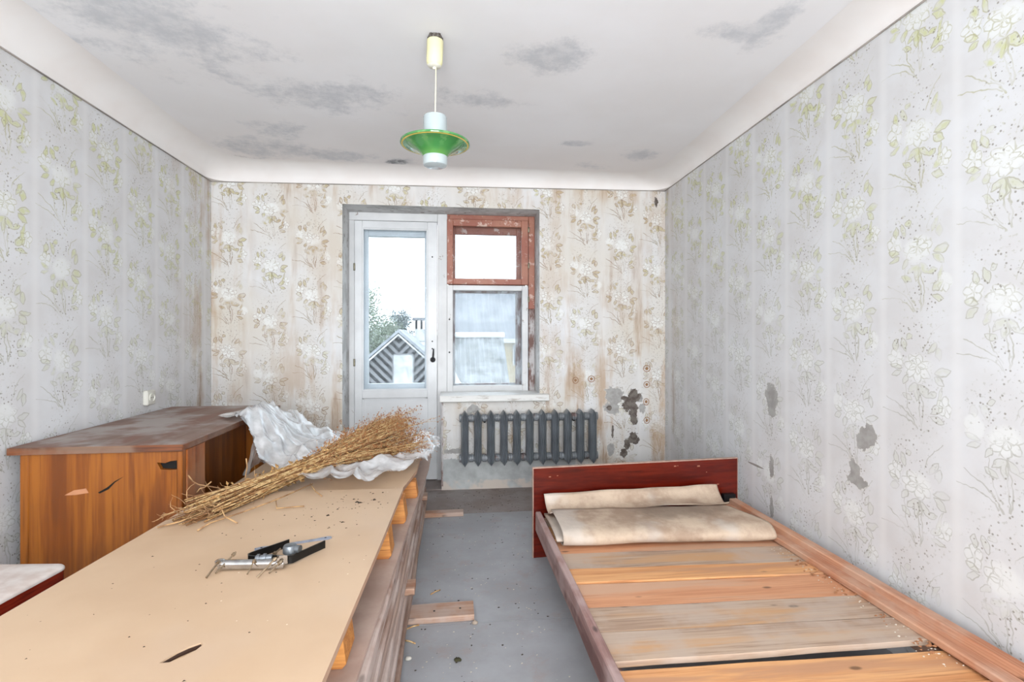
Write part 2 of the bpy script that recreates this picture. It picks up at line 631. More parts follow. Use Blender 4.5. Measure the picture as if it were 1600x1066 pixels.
def floormat(name, ca, cb, cc):
    g = G(name, 0.55)
    X, Y, Z = g.sep(g.obj())
    pp = g.comb(X, Y)
    n = g.noise(pp, 2.4, 6, 0.62)
    col = g.mix(g.step(n, 0.35, 0.65), ca, cb)
    n2 = g.noise(pp, 8, 6, 0.7)
    col = g.mix(g.step(n2, 0.52, 0.68, 0, 0.6), col, cc)
    sp = g.voro(pp, 45)
    col = g.mix(g.step(sp, 0.05, 0.09, 0.5, 0) * g.step(n2, 0.5, 0.55), col, (0.72, 0.70, 0.68))
    g.color(col)
    g.bump(n2, 0.25, 0.004)
    return g.mat


m_floor = floormat('grey_floor_paint', (0.615, 0.62, 0.635), (0.56, 0.56, 0.57), (0.585, 0.54, 0.525))
m_floor2 = floormat('brown_dusty_floor', (0.48, 0.43, 0.41), (0.56, 0.53, 0.52), (0.38, 0.32, 0.295))

# ------------------------------------------------------------------ structure
fl = MB().box(XL - .1, 1.85, YR - .1, 4.3, -.12, -.02).build('floor', m_floor)
tag(fl, kind='structure')
for (y0, y1, ym, mm) in [(YR, 2.160, 2.115, m_floor), (2.163, 3.44, 3.47, m_floor), (3.443, 4.0, 4.0, m_floor2)]:
    ya, yb = {2.160: ((YR, YR), (2.160, 2.118)), 3.44: ((2.164, 2.122), (3.44, 3.47)), 4.0: ((3.444, 3.474), (4.0, 4.0))}[y1]
    poly = [(XL, ya[0]), (1.75, ya[1]), (1.75, yb[1]), (XL, yb[0])]
    MB().prism(poly, 'z', -.02, 0.0).build('floor_sheet', mm, fl)
MB().box(NX0, PX0, 4.0, 4.3, -.02, 0.012).build('threshold', m_floor2, fl)

w = MB().box(XL - .12, XL, YR - .1, 4.3, -.02, 2.6).build('wall_left', m_wall_left)
tag(w, kind='structure')
mb = MB()
mb.prism([(xr(YR - .1), YR - .1), (xr(4.3), 4.3), (xr(4.3) + .12, 4.3), (xr(YR - .1) + .12, YR - .1)], 'z', -.02, 2.6)
w = mb.build('wall_right', m_wall_right)
tag(w, kind='structure')
mb = MB()
YT = 4.36
xR = xr(4.0)


def backblock(x0, x1, z0, z1):
    mb.box(x0, x1, 4.0, YT, z0, z1, 1)
    mb.m[-4] = 0


backblock(XL - .1, NX0, 0, 2.6)
backblock(NX0, NX1, NZT, 2.6)
backblock(NX1, xR + .1, 0, 2.6)
backblock(PX0, NX1, 0, PZT)
w = mb.build('wall_back', [m_wall_back, m_reveal], fix=False)
tag(w, kind='structure')
m_rear = plain('rear_wall_paper', (0.82, 0.81, 0.80), 0.8, 0.06, 2)
w = MB().box(XL - .1, 1.8, YR - .12, YR, -.02, 2.6).build('wall_rear', m_rear)
tag(w, kind='structure')
w = MB().box(XL - .1, 1.85, YR - .1, 4.35, ZC, ZC + .12).build('ceiling', m_ceil)
tag(w, kind='structure')


# cove ring with rounded plan corners
def cove():
    mb = MB()
    def ring(inset, rad, zf, n=10):
        pts = []
        corners = [(XL + inset, YR + inset, 180), (xr(YR) - inset, YR + inset, 270), (xr(4.0) - inset, 4.0 - inset, 0), (XL + inset, 4.0 - inset, 90)]
        for (cx, cy, a0) in corners:
            sx = 1 if cx < 0 else -1
            sy = 1 if cy < 0 else -1
            ox, oy = cx + sx * rad, cy + sy * rad
            for i in range(n + 1):
                a = radians(a0 + 90 * i / n)
                x, y = ox + rad * cos(a), oy + rad * sin(a)
                pts.append((x, y, zf(x)))
        return pts
    zb = lambda x: 2.355 + 0.012 * x
    rings = [ring(-0.02, 0.001, lambda x: zb(x)), ring(0.010, 0.13, lambda x: zb(x)), ring(0.011, 0.13, lambda x: zb(x) + 0.008)]
    for i in range(1, 11):
        a = radians(90 * i / 10)
        ins = 0.011 + 0.15 * (1 - cos(a))
        rings.append(ring(ins, 0.13 + 0.10 * i / 10, lambda x, a=a: zb(x) + 0.008 + (ZC - zb(x) - 0.0085) * sin(a)))
    n = len(rings[0])
    vs = [v for r in rings for v in r]
    fs = []
    for j in range(len(rings) - 1):
        for i in range(n):
            k = (i + 1) % n
            fs.append((j * n + i, j * n + k, (j + 1) * n + k, (j + 1) * n + i))
    mb.add(vs, fs)
    o = mb.build('trim_1', m_cove, auto=50)
    tag(o, kind='structure')
    # the thin dark paper edge under the cove
    mb = MB()
    r0 = ring(0.0015, 0.002, lambda x: zb(x) - 0.005)
    r1 = ring(0.0015, 0.002, lambda x: zb(x) - 0.0005)
    r2 = ring(0.007, 0.002, lambda x: zb(x) - 0.0005)
    r3 = ring(0.007, 0.002, lambda x: zb(x) - 0.005)
    rr = [r0, r1, r2, r3, r0]
    vs = [v for r in rr for v in r]
    fs = []
    for j in range(4):
        for i in range(n):
            k = (i + 1) % n
            fs.append((j * n + i, j * n + k, (j + 1) * n + k, (j + 1) * n + i))
    mb.add(vs, fs)
    o = mb.build('trim_2', plain('paper_edge', (0.70, 0.67, 0.64), 0.9, 0.3, 4))
    tag(o, kind='structure')


cove()

# ------------------------------------------------------------------ window and balcony door
g = G('white_peeling_paint', 0.45)
n = g.noise(g.obj(), 11, 6, 0.7)
c_ = g.mix(g.step(g.noise(g.obj(), 3, 4), 0.35, 0.65), (0.82, 0.825, 0.83), (0.76, 0.765, 0.77))
c_ = g.mix(g.step(n, 0.64, 0.69, 0, 0.8), c_, (0.50, 0.44, 0.40))
g.color(c_)
m_white = g.mat
m_white_clean = plain('white_gloss_paint', (0.83, 0.84, 0.85), 0.35, 0.06, 4)
g = G('worn_sill_paint', 0.55)
n = g.noise(g.mapping(g.obj(), scale=(5, 30, 30)), 1.2, 6, 0.7)
g.color(g.mix(g.step(n, 0.52, 0.66, 0, .7), (0.84, 0.84, 0.83), (0.58, 0.54, 0.50)))
m_sill = g.mat
g = G('red_brown_peeling_paint', 0.5)
n = g.noise(g.obj(), 16, 6, 0.7)
c_ = g.mix(g.step(g.noise(g.obj(), 5, 4), 0.35, 0.65), (0.58, 0.34, 0.27), (0.63, 0.42, 0.34))
c_ = g.mix(g.step(n, 0.56, 0.64, 0, 0.8), c_, (0.80, 0.70, 0.65))
c_ = g.mix(g.step(g.noise(g.obj(), 22, 5, .7), 0.60, 0.66, 0, 0.8), c_, (0.42, 0.22, 0.15))
g.color(c_)
m_red = g.mat
g = G('bare_weathered_frame', 0.7)
n = g.noise(g.mapping(g.obj(), scale=(14, 14, 5)), 1.3, 6, 0.7)
c_ = g.mix(g.step(n, 0.40, 0.60), (0.74, 0.73, 0.73), (0.44, 0.33, 0.30))
g.color(c_)
m_weather = g.mat
m_iron = plain('dark_iron', (0.13, 0.13, 0.14), 0.45, 0.3, 40, 0.6)
m_brass = plain('dull_hinge_metal', (0.62, 0.60, 0.52), 0.4, 0.3, 40, 0.8)


def glass(name, veil, tint=(0.93, 0.96, 0.98)):
    m = bpy.data.materials.new(name)
    m.use_nodes = True
    nt = m.node_tree
    nt.nodes.clear()
    out = nt.nodes.new('ShaderNodeOutputMaterial')
    tr = nt.nodes.new('ShaderNodeBsdfTransparent')
    tr.inputs[0].default_value = (*tint, 1)
    gl = nt.nodes.new('ShaderNodeBsdfGlossy')
    gl.inputs['Roughness'].default_value = 0.02
    fr = nt.nodes.new('ShaderNodeFresnel')
    fr.inputs[0].default_value = 1.08
    m1 = nt.nodes.new('ShaderNodeMixShader')
    tl = nt.nodes.new('ShaderNodeBsdfTranslucent')
    tl.inputs[0].default_value = (0.9, 0.92, 0.95, 1)
    m2 = nt.nodes.new('ShaderNodeMixShader')
    tc = nt.nodes.new('ShaderNodeTexCoord')
    nz_ = nt.nodes.new('ShaderNodeTexNoise')
    nz_.inputs['Scale'].default_value = 9
    nz_.inputs['Detail'].default_value = 6
    mr = nt.nodes.new('ShaderNodeMapRange')
    mr.inputs[1].default_value = 0.35
    mr.inputs[2].default_value = 0.7
    mr.inputs[3].default_value = veil * 0.6
    mr.inputs[4].default_value = veil * 1.5
    L = nt.links.new
    L(tc.outputs['Object'], nz_.inputs[0])
    L(nz_.outputs[0], mr.inputs[0])
    L(fr.outputs[0], m1.inputs[0])
    L(tr.outputs[0], m1.inputs[1])
    L(gl.outputs[0], m1.inputs[2])
    L(mr.outputs[0], m2.inputs[0])
    L(m1.outputs[0], m2.inputs[1])
    L(tl.outputs[0], m2.inputs[2])
    L(m2.outputs[0], out.inputs[0])
    return m


m_glass = glass('clear_glass', 0.02)
m_glass_dirty = glass('dusty_glass', 0.07)


def frame_rect(x0, x1, z0, z1, wl, wr, wb, wt, y0, y1, c=0.003):
    """mitred-looking rectangular frame as one mesh"""
    mb = MB()
    mb.box(x0, x0 + wl, y0, y1, z0, z1, c=c)
    mb.box(x1 - wr, x1, y0, y1, z0, z1, c=c)
    mb.box(x0 + wl, x1 - wr, y0, y1, z1 - wt, z1, c=c)
    mb.box(x0 + wl, x1 - wr, y0, y1, z0, z0 + wb, c=c)
    return mb


ZT = 2.175
# --- balcony door
dr = empty('door_1', (-.46, YF, 0))
tag(dr, kind='structure')
mb = MB()
mb.box(NX0, -.790, YF + .010, YF + .12, .012, ZT - .046, c=.003)
mb.box(NX0, -.128, YF + .012, YF + .12, ZT - .045, ZT + .02, c=.003)
mb.box(-.128, -.048, YF + .002, YF + .12, .012, ZT + .02, c=.004)
mb.build('door_frame', m_white, dr)
dx0, dx1, dz0, dz1 = -.788, -.130, .02, ZT - .05
mb = frame_rect(dx0, dx1, dz0, dz1, .060, .078, .10, .060, YF, YF + .045)
mb.box(dx0 + .06, dx1 - .078, YF, YF + .045, .690, .755, c=.003)
mb.build('door_leaf', m_white_clean, dr)
MB().box(dx0 + .06, dx1 - .078, YF + .016, YF + .028, .11, .70).build('door_panel', m_white_clean, dr)
mb = MB()
for (a, b, z0, z1) in [(dx0 + .06, dx0 + .072, .11, .695), (dx1 - .09, dx1 - .078, .11, .695)]:
    mb.box(a, b, YF + .008, YF + .018, z0, z1)
mb.box(dx0 + .06, dx1 - .078, YF + .008, YF + .018, .683, .695)
mb.build('panel_moulding', m_white_clean, dr)
mb = frame_rect(dx0 + .058, dx1 - .076, .752, dz1 - .058, .012, .012, .012, .012, YF + .006, YF + .03, c=.002)
mb.build('glazing_bead', m_white_clean, dr)
MB().box(dx0 + .055, dx1 - .073, YF + .018, YF + .022, .75, dz1 - .055).build('pane', m_glass, dr)
mb = frame_rect(dx0 + .02, dx1 - .02, .70, dz1 - .01, .075, .085, .10, .100, YF + .085, YF + .13)
mb.build('outer_leaf', m_white_clean, dr)
MB().box(dx0 + .02, dx1 - .02, YF + .09, YF + .12, .02, .72).build('outer_panel', m_white_clean, dr)
MB().box(dx0 + .09, dx1 - .10, YF + .104, YF + .108, .79, dz1 - .10).build('pane', m_glass, dr)
mb = MB()
mb.lathe([(.005, 0), (.022, .0), (.022, .004), (.014, .006)], 14, RM((-.165, YF - .001, 1.0), 90))
mb.tube([(-.165, YF - .004, 1.0), (-.165, YF - .03, 1.0), (-.160, YF - .034, 1.045), (-.158, YF - .03, 1.09)], [.007, .007, .008, .005], 8)
mb.build('door_handle', m_iron, dr, auto=40)
for z in (1.84, 1.09, 1.15):
    MB().lathe([(.006, 0), (.006, .003)], 10, RM((-.169, YF - .002, z), 90)).build('screw_hole', m_iron, dr)
for z in (1.75, .98, .35):
    MB().lathe([(.006, -.03), (.0075, -.028), (.0075, .028), (.006, .03)], 10, RM((-.789, YF - .004, z))).build('hinge', m_brass, dr, auto=40)

# --- window
wn = empty('window_1', (.3, YF, .7))
tag(wn, kind='structure')
mb = MB()
mb.box(-.062, .63, YF + .012, YF + .13, .70, .735, c=.003)
mb.build('window_frame', m_white, wn)
mb = MB()
mb.box(.627, NX1, YF + .004, YF + .13, .70, 1.42, c=.004)
mb.build('window_jamb', m_weather, wn)
mb = MB()
mb.box(.627, NX1, YF + .004, YF + .13, 1.42, ZT + .02, c=.004)
mb.box(-.062, .627, YF + .012, YF + .13, ZT - .018, ZT + .02, c=.003)
mb.build('window_head', m_red, wn)
# upper red vent sash
wx0, wx1 = -.050, .622
v = frame_rect(wx0, wx1, 1.620, ZT - .020, .050, .056, .048, .055, YF - .006, YF + .04)
v.build('vent_sash', m_red, wn)
MB().box(wx0 + .045, wx1 - .05, YF + .015, YF + .019, 1.66, ZT - .07).build('pane', m_glass, wn)
v = frame_rect(wx0 + .01, wx1 - .01, 1.61, ZT - .03, .06, .078, .052, .095, YF + .085, YF + .125)
v.build('outer_vent_sash', m_red, wn)
MB().box(wx0 + .06, wx1 - .075, YF + .103, YF + .107, 1.65, ZT - .12).build('pane', m_glass, wn)
# lower white sash
v = frame_rect(wx0, wx1, .725, 1.612, .048, .050, .060, .042, YF - .006, YF + .04)
v.build('sash', m_white, wn)
MB().box(wx0 + .043, wx1 - .045, YF + .015, YF + .019, .78, 1.575).build('pane', m_glass_dirty, wn)
v = frame_rect(wx0 + .012, wx1 - .012, .735, 1.60, .055, .082, .060, .045, YF + .085, YF + .125)
v.build('outer_sash', m_weather, wn)
MB().box(wx0 + .06, wx1 - .09, YF + .103, YF + .107, .79, 1.56).build('pane', m_glass_dirty, wn)
for z in (2.08, 1.78, 1.50, .95):
    MB().lathe([(.006, -.022), (.0075, -.02), (.0075, .02), (.006, .022)], 10, RM((.626, YF - .010, z))).build('hinge', m_brass, wn, auto=40)
for z in (1.33, 1.06):
    MB().lathe([(.007, 0), (.007, .004)], 10, RM((-.030, YF - .006, z), 90)).build('screw_hole', m_iron, wn)
# latch
MB().box(.255, .262, YF + .088, YF + .10, 1.655, 1.70).build('latch', m_brass, wn)
# sill board
mb = rough_plank(-.100, .742, 3.925, YF + .02, .688, .738, 'x', 12, .003, 0, 3, .006)
# photo: the board stands a little proud of the parapet
mb.build('sill', m_sill, wn)
mb = MB()
mb.box(PX0 - .002, PX0 + .012, 3.998, YF, .03, .688)
mb.build('parapet_edge_board', m_weather, dr)

# ------------------------------------------------------------------ radiator
m_rad = plain('grey_radiator_paint', (0.48, 0.505, 0.53), 0.34, 0.12, 6, 0.0, (0.42, 0.44, 0.46), 0.15)
g = G('grey_paint_with_rust', 0.42)
n = g.noise(g.obj(), 9, 5, .65)
X, Y, Z = g.sep(g.obj())
c_ = g.mix(g.step(g.noise(g.obj(), 4, 4), .35, .65), (0.50, 0.52, 0.54), (0.42, 0.435, 0.45))
c_ = g.mix(g.step(n, .56, .64, 0, .75), c_, (0.36, 0.25, 0.22))
g.color(c_)
m_rad_hub = g.mat
rad = empty('radiator', (.58, 3.93, .213))
tag(rad, 'grey cast iron radiator of eleven ribs hung below the window', 'radiator')
RX0, PITCH, RY = .088, .0995, 3.915
zb_, zt_ = .215, .612


def section_mesh():
    mb = MB()
    # outline of one fin in x-z: pointed top and bottom, bulging shoulders
    prof = [(0.000, zb_ - .008), (0.026, zb_ + .022), (0.031, zb_ + .06), (0.030, zb_ + .10), (0.0285, .41), (0.030, zt_ - .10), (0.031, zt_ - .05), (0.026, zt_ - .018), (0.0, zt_ + .010)]
    # cross-section across x at each height: ridged front
    cs = [(-1.0, 0.0), (-.90, -.040), (-.50, -.062), (-.34, -.050), (-.14, -.060), (0, -.076), (.14, -.060), (.34, -.050), (.50, -.062), (.90, -.040), (1.0, 0.0), (.78, .04), (.4, .056), (0, .062), (-.4, .056), (-.78, .04)]
    n = len(cs)
    vs = []
    for (w, z) in prof:
        w = max(w, .0012)
        k = 0.75 + 0.25 * min(1, w / .028)
        for (a, b) in cs:
            vs.append((a * w, b * k, z))
    fs = []
    for j in range(len(prof) - 1):
        for i in range(n):
            q = (i + 1) % n
            fs.append((j * n + i, j * n + q, (j + 1) * n + q, (j + 1) * n + i))
    fs.append(tuple(reversed(range(n))))
    fs.append(tuple((len(prof) - 1) * n + i for i in range(n)))
    mb.add(vs, fs)
    return mb


sec0 = None
for i in range(11):
    x = RX0 + PITCH * i
    if sec0 is None:
        sec0 = section_mesh().build('rib', m_rad, auto=28)
        o = sec0
    else:
        o = sec0.copy()
        COL.objects.link(o)
    o.location = (x, RY, 0)
    o.parent = rad
    o.matrix_parent_inverse = rad.matrix_basis.inverted()
for z in (.262, .568):
    mb = MB()
    M = RM((RX0 - .042, RY, z), 0, 90)
    L = PITCH * 10 + .084
    pr = [(.020, 0), (.031, .002), (.031, .022), (.024, .024)]
    for i in range(10):
        c = .042 + PITCH * (i + .5)
        pr += [(.024, c - .016), (.030, c - .013), (.030, c - .002), (.027, c), (.030, c + .002), (.030, c + .013), (.024, c + .016)]
    pr += [(.024, L - .024), (.031, L - .022), (.031, L - .002), (.020, L)]
    mb.lathe(pr, 18, M)
    mb.build('header_pipe', m_rad_hub, rad, auto=35)
for x in (.24, .94):
    mb = MB()
    mb.tube([(x, 4.0, .545), (x, 3.96, .535), (x, 3.93, .535), (x, 3.915, .545)], .009, 8)
    mb.build('wall_bracket', m_iron, rad, smooth=True)

# ------------------------------------------------------------------ socket
m_plastic = plain('ivory_plastic', (0.82, 0.815, 0.78), 0.35, 0.06, 8)
sk = empty('wall_socket', (XL, 3.20, .838))
tag(sk, 'single cream power socket on the left wall above the desk', 'socket')
MB().box(XL, XL + .028, 3.158, 3.242, .795, .880, c=.006).build('housing', m_plastic, sk)
MB().lathe([(.026, 0), (.026, .005), (.023, .006), (.0205, .001), (.002, .001)], 24, RM((XL + .028, 3.20, .838), 0, 90)).build('socket_ring', m_plastic, sk, auto=35)
mb = MB()
for dy in (-.0095, .0095):
    mb.lathe([(.003, 0), (.003, .001)], 8, RM((XL + .0290, 3.20 + dy, .838), 0, 90))
mb.build('pin_holes', m_iron, sk)

# ------------------------------------------------------------------ pendant lamp
lx_, ly_ = -.075, 2.18
m_cup = plain('yellowed_plastic', (0.88, 0.86, 0.68), 0.4, 0.06, 10)
m_cup2 = plain('white_plastic', (0.86, 0.85, 0.80), 0.4, 0.04, 10)
m_cord = plain('cream_cord', (0.86, 0.83, 0.74), 0.5, 0.05, 20)
g = G('milk_glass', 0.12)
g.color((0.68, 0.72, 0.73))
g.bsdf.inputs['Subsurface Weight'].default_value = 0.3
g.bsdf.inputs['Subsurface Radius'].default_value = (.02, .02, .02)
g.bsdf.inputs['Coat Weight'].default_value = 0.4
m_milk = g.mat
g = G('green_pressed_glass', 0.10)
X, Y, Z = g.sep(g.obj())
th = g.math('ARCTAN2', Y, X)
rr = g.math('SQRT', X.sq() + Y.sq())
ray = g.step((th * 9.0).sin() + (g.noise(g.obj(), 60, 3) - .5) * 3.0, 0.2, 1.0) * g.step(rr, .06, .12)
c_ = g.mix(ray * 0.5, (0.28, 0.57, 0.30), (0.52, 0.74, 0.46))
c_ = g.mix(g.step(rr, .050, .075, .6, 0), c_, (0.42, 0.64, 0.32))
g.color(c_)
g.bsdf.inputs['Coat Weight'].default_value = 0.6
g.bsdf.inputs['Transmission Weight'].default_value = 0.25
m_green = g.mat
m_yel = plain('yellow_rim_paint', (0.83, 0.72, 0.30), 0.3, 0.08, 20)
m_rust = plain('rusty_mount', (0.25, 0.20, 0.17), 0.6, 0.4, 60, 0.5, (0.52, 0.50, 0.48))
lp = empty('pendant_lamp', (lx_, ly_, ZC))
tag(lp, 'green glass saucer pendant lamp with white cylinders hanging from the ceiling', 'lamp')
mb = MB()
mb.lathe([(.028, 0), (.030, -.004), (.030, -.020), (.026, -.022)], 18, RM((lx_, ly_, ZC)))
mb.lathe([(.012, -.004), (.012, -.03)], 10, RM((lx_, ly_, ZC)))
for k in range(5):
    a = k * 2 * pi / 5
    mb.box(-.005, .005, .028, .033, -.024, -.001, rot=RM((lx_, ly_, ZC), 0, 0, degrees_ := math.degrees(a)))
mb.build('ceiling_mount', m_rust, lp, auto=35)
Mc = RM((lx_, ly_, ZC - .018), 3, 2)
mb = MB()
mb.lathe([(.033, 0), (.035, -.003), (.034, -.09), (.030, -.103), (.024, -.108), (.006, -.109)], 28, Mc)
mb.build('ceiling_cup', m_cup, lp, auto=40)
mb = MB()
mb.lathe([(.0295, -.1045), (.024, -.1100), (.008, -.1115), (.006, -.118), (.003, -.119)], 24, Mc)
mb.build('cup_cap', m_cup2, lp, auto=40)
pc = [(lx_ + .003 - .003 * t, ly_ + .004 - .004 * t, ZC - .125 - .205 * t) for t in [i / 8 for i in range(9)]]
MB().tube(pc, .0028, 8).build('cord', m_cord, lp, smooth=True)
zr = 2.005


def lamp_lathe(name, prof, mat, n=48, auto=35):
    mb = MB()
    mb.lathe(prof, n, None, cap=False)
    o = mb.build(name, mat, auto=auto)
    o.location = (lx_, ly_, 0)
    o.parent = lp
    o.matrix_parent_inverse = lp.matrix_basis.inverted()
    return o


lamp_lathe('upper_glass', [(.0, 2.124), (.040, 2.124), (.047, 2.121), (.0495, 2.115), (.0495, 2.035), (.047, 2.03), (.0455, 2.035), (.0455, 2.112), (.040, 2.118), (.0, 2.118)], m_milk)
lamp_lathe('lamp_holder', [(.0, 2.100), (.018, 2.10), (.020, 2.06), (.018, 2.03), (0, 2.03)], m_cup2, 16)
sau = [(.050, 1.950), (.058, 1.962), (.075, 1.976), (.098, 1.990), (.122, 1.999), (.1445, 2.0025), (.1458, 2.006), (.1445, 2.0105), (.122, 2.008), (.098, 2.004), (.075, 2.004), (.056, 2.020), (.047, 2.022), (.046, 2.016), (.050, 2.0), (.046, 1.952), (.050, 1.950)]
lamp_lathe('saucer_shade', sau, m_green, 72)
lamp_lathe('shade_rim', [(.134, 2.0025), (.134, 2.0005), (.1405, 2.0012), (.1405, 2.0035)], m_yel, 72)
lamp_lathe('lower_glass', [(.047, 1.962), (.050, 1.958), (.051, 1.952), (.051, 1.922), (.048, 1.915), (.040, 1.911), (0, 1.909), (0, 1.913), (.039, 1.915), (.045, 1.92), (.047, 1.93), (.047, 1.962)], m_milk)

# ------------------------------------------------------------------ desk
m_desk = wood('orange_brown_veneer', (0.58, 0.34, 0.10), (0.46, 0.24, 0.07), 2, 0.5, 0.30, streak=(0.42, 0.22, 0.07), knots=False, bump=0.05)
m_desk2 = wood('orange_veneer_front', (0.60, 0.33, 0.12), (0.45, 0.22, 0.08), 2, 0.6, 0.34, dust=(0.62, 0.48, 0.38), dustamt=0.5, knots=False, bump=0.05)
m_desktop = wood('dusty_desk_top', (0.50, 0.40, 0.355), (0.44, 0.335, 0.285), 1, 0.4, 0.55, dust=(0.62, 0.585, 0.565), dustamt=0.9, knots=False, bump=0.05, streak=(0.46, 0.31, 0.25))
m_deskedge = wood('worn_desk_edge', (0.46, 0.26, 0.13), (0.30, 0.16, 0.09), 0, 1.0, 0.45, dust=(0.5, 0.42, 0.36), dustamt=0.6, knots=False)
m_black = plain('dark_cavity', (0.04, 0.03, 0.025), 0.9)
dk_ = empty('desk', (-1.43, 2.85, 0))
tag(dk_, 'long brown wooden desk with a dusty top against the left wall', 'desk')
MB().box(-1.755, -1.105, 2.245, 3.44, .725, .752, c=.003).build('desk_top', m_desktop, dk_)
MB().box(-1.756, -1.104, 2.241, 2.247, .723, .751, c=.001).build('edge_strip', m_deskedge, dk_)
MB().box(-1.103, -1.1065, 2.245, 3.44, .724, .7505, c=.001).build('edge_strip', m_deskedge, dk_)
# near end panel with broken-out notch near its upper corner
XA, XB = -1.690, -1.135
mb = MB()
notch = [(-1.172, .690), (-1.135, .694), (-1.135, .648), (-1.160, .643), (-1.170, .660), (-1.200, .668), (-1.222, .690)]
poly = [(XA, 0.01), (XB, 0.01), (XB, .645), (-1.158, .643), (-1.198, .647), (-1.212, .676), (-1.180, .672), (-1.160, .680), (XB, .682), (XB, .724), (XA, .724)]
mb.prism(poly, 'y', 2.262, 2.282)
mb.build('end_panel', m_desk, dk_)
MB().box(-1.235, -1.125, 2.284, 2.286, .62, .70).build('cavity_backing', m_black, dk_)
MB().box(-1.722, -1.690, 2.258, 2.29, 0.0, .724, c=.003).build('post', m_desk, dk_)
MB().box(-1.134, -1.112, 2.258, 2.29, 0.0, .724, c=.003).build('post', m_desk, dk_)
MB().box(-1.118, -1.108, 2.290, 2.445, 0.06, .722, c=.002).build('door', m_desk2, dk_)
MB().box(-1.700, -1.120, 2.443, 2.460, 0.01, .722).build('inner_partition', m_desk, dk_)
MB().box(-1.235, -1.220, 2.462, 3.20, 0.05, .722).build('recessed_panel', m_desk, dk_)
MB().box(-1.700, -1.112, 3.20, 3.222, 0.0, .722).build('inner_partition', m_desk, dk_)
MB().box(-1.72, -1.112, 3.40, 3.42, 0.0, .722).build('end_panel', m_desk, dk_)
MB().box(-1.118, -1.108, 3.224, 3.398, 0.06, .722, c=.002).build('door', m_desk2, dk_)
mb = MB()   # gouge in the end panel
mb.prism([(-1.435, .560), (-1.40, .580), (-1.372, .604), (-1.338, .622), (-1.372, .598), (-1.395, .572), (-1.428, .556)], 'y', 2.2605, 2.263)
mb.build('gouge', m_black, dk_)
mb = MB()
mb.prism([(-1.56, .553), (-1.525, .572), (-1.48, .578), (-1.47, .560), (-1.52, .553)], 'y', 2.261, 2.263)
mb.build('chipped_veneer', plain('pale_chip', (0.72, 0.50, 0.36), 0.7), dk_)

# ------------------------------------------------------------------ stool
m_seat = plain('soiled_ivory_fabric', (0.80, 0.77, 0.75), 0.8, 0.08, 14, 0, (0.72, 0.66, 0.63), 0.1)
m_redwood = wood('red_lacquer_wood', (0.52, 0.15, 0.08), (0.36, 0.09, 0.05), 1, 1.0, 0.25, knots=False, bump=0.03)
st = empty('stool', (-1.36, 1.52, 0))
tag(st, 'stool with a stained pale fabric seat and red wooden rim beside the top board', 'stool')


def rrect(x0, x1, y0, y1, r, n=5):
    p = []
    for (cx, cy, a0) in [(x1 - r, y1 - r, 0), (x0 + r, y1 - r, 90), (x0 + r, y0 + r, 180), (x1 - r, y0 + r, 270)]:
        for i in range(n + 1):
            a = radians(a0 + 90 * i / n)
            p.append((cx + r * cos(a), cy + r * sin(a)))
    return p


def padded(x0, x1, y0, y1, r, z0, z1, ins=.02):
    mb = MB()
    lays = [(0, z0), (0, z0 + (z1 - z0) * .45), (ins * .3, z0 + (z1 - z0) * .8), (ins, z1), (ins * 3.5, z1 + .004)]
    vs, fs = [], []
    for (q, z) in lays:
        pts = rrect(x0 + q, x1 - q, y0 + q, y1 - q, max(r - q * .4, .01))
        vs += [(a, b, z) for a, b in pts]
    n = len(pts)
    for j in range(len(lays) - 1):
        for i in range(n):
            k = (i + 1) % n
            fs.append((j * n + i, j * n + k, (j + 1) * n + k, (j + 1) * n + i))
    fs.append(tuple(range(n)))
    fs.append(tuple((len(lays) - 1) * n + i for i in range(n)))
    mb.add(vs, fs)
    return mb


SR = Matrix.Translation((.008, .012, 0)) @ rotz(-5, (-1.174, 1.706, 0))
mb = padded(-1.555, -1.174, 1.330, 1.706, .035, .490, .502, .010)
mb.v = [tuple(SR @ Vector(v)) for v in mb.v]
mb.build('seat', m_seat, st, auto=60)
mb = MB().prism(rrect(-1.552, -1.177, 1.333, 1.703, .03), 'z', .445, .490, M=SR)
mb.build('seat_rim', m_redwood, st, auto=40)
for (x, y) in [(-1.52, 1.37), (-1.21, 1.37), (-1.52, 1.67), (-1.21, 1.67)]:
    MB().box(x - .017, x + .017, y - .017, y + .017, 0, .445, c=.003, rot=SR).build('leg', m_redwood, st)

# ------------------------------------------------------------------ stack of boards
m_fib = G('tan_fibreboard', 0.55)
g = m_fib
X, Y, Z = g.sep(g.obj())
pp = g.comb(X, Y)
col = g.mix(g.step(g.noise(pp, 2.2, 4), .35, .65), (0.79, 0.68, 0.565), (0.755, 0.64, 0.525))
col = g.mix(g.step(g.noise(pp, 1.0, 4), .48, .66, 0, .6), col, (0.745, 0.665, 0.60))
sp = g.voro(pp, 21)
col = g.mix(g.step(sp, .03, .055, .7, 0) * g.step(g.noise(pp, 6, 2), .5, .56), col, (0.36, 0.27, 0.20))
sp = g.voro(pp, 26, 1)
col = g.mix(g.step(g.voro(g.mapping(pp, loc=(3, 5, 0)), 17), .03, .05, .8, 0) * g.step(g.noise(pp, 5, 2), .5, .56), col, (0.92, 0.88, 0.80))
g.color(col)
m_fib = g.mat
m_fib_edge = wood('fibreboard_edge', (0.74, 0.60, 0.50), (0.62, 0.47, 0.38), 1, 1.0, 0.8, knots=False)
m_fib2 = plain('dusty_brown_sheet', (0.72, 0.63, 0.58), 0.7, 0.12, 7, 0, (0.65, 0.55, 0.50), 0.05)
m_plank = wood('dusty_plank', (0.72, 0.64, 0.60), (0.60, 0.50, 0.45), 1, 1.0, 0.75, dust=(0.76, 0.70, 0.67), dustamt=0.7, streak=(0.56, 0.44, 0.38))
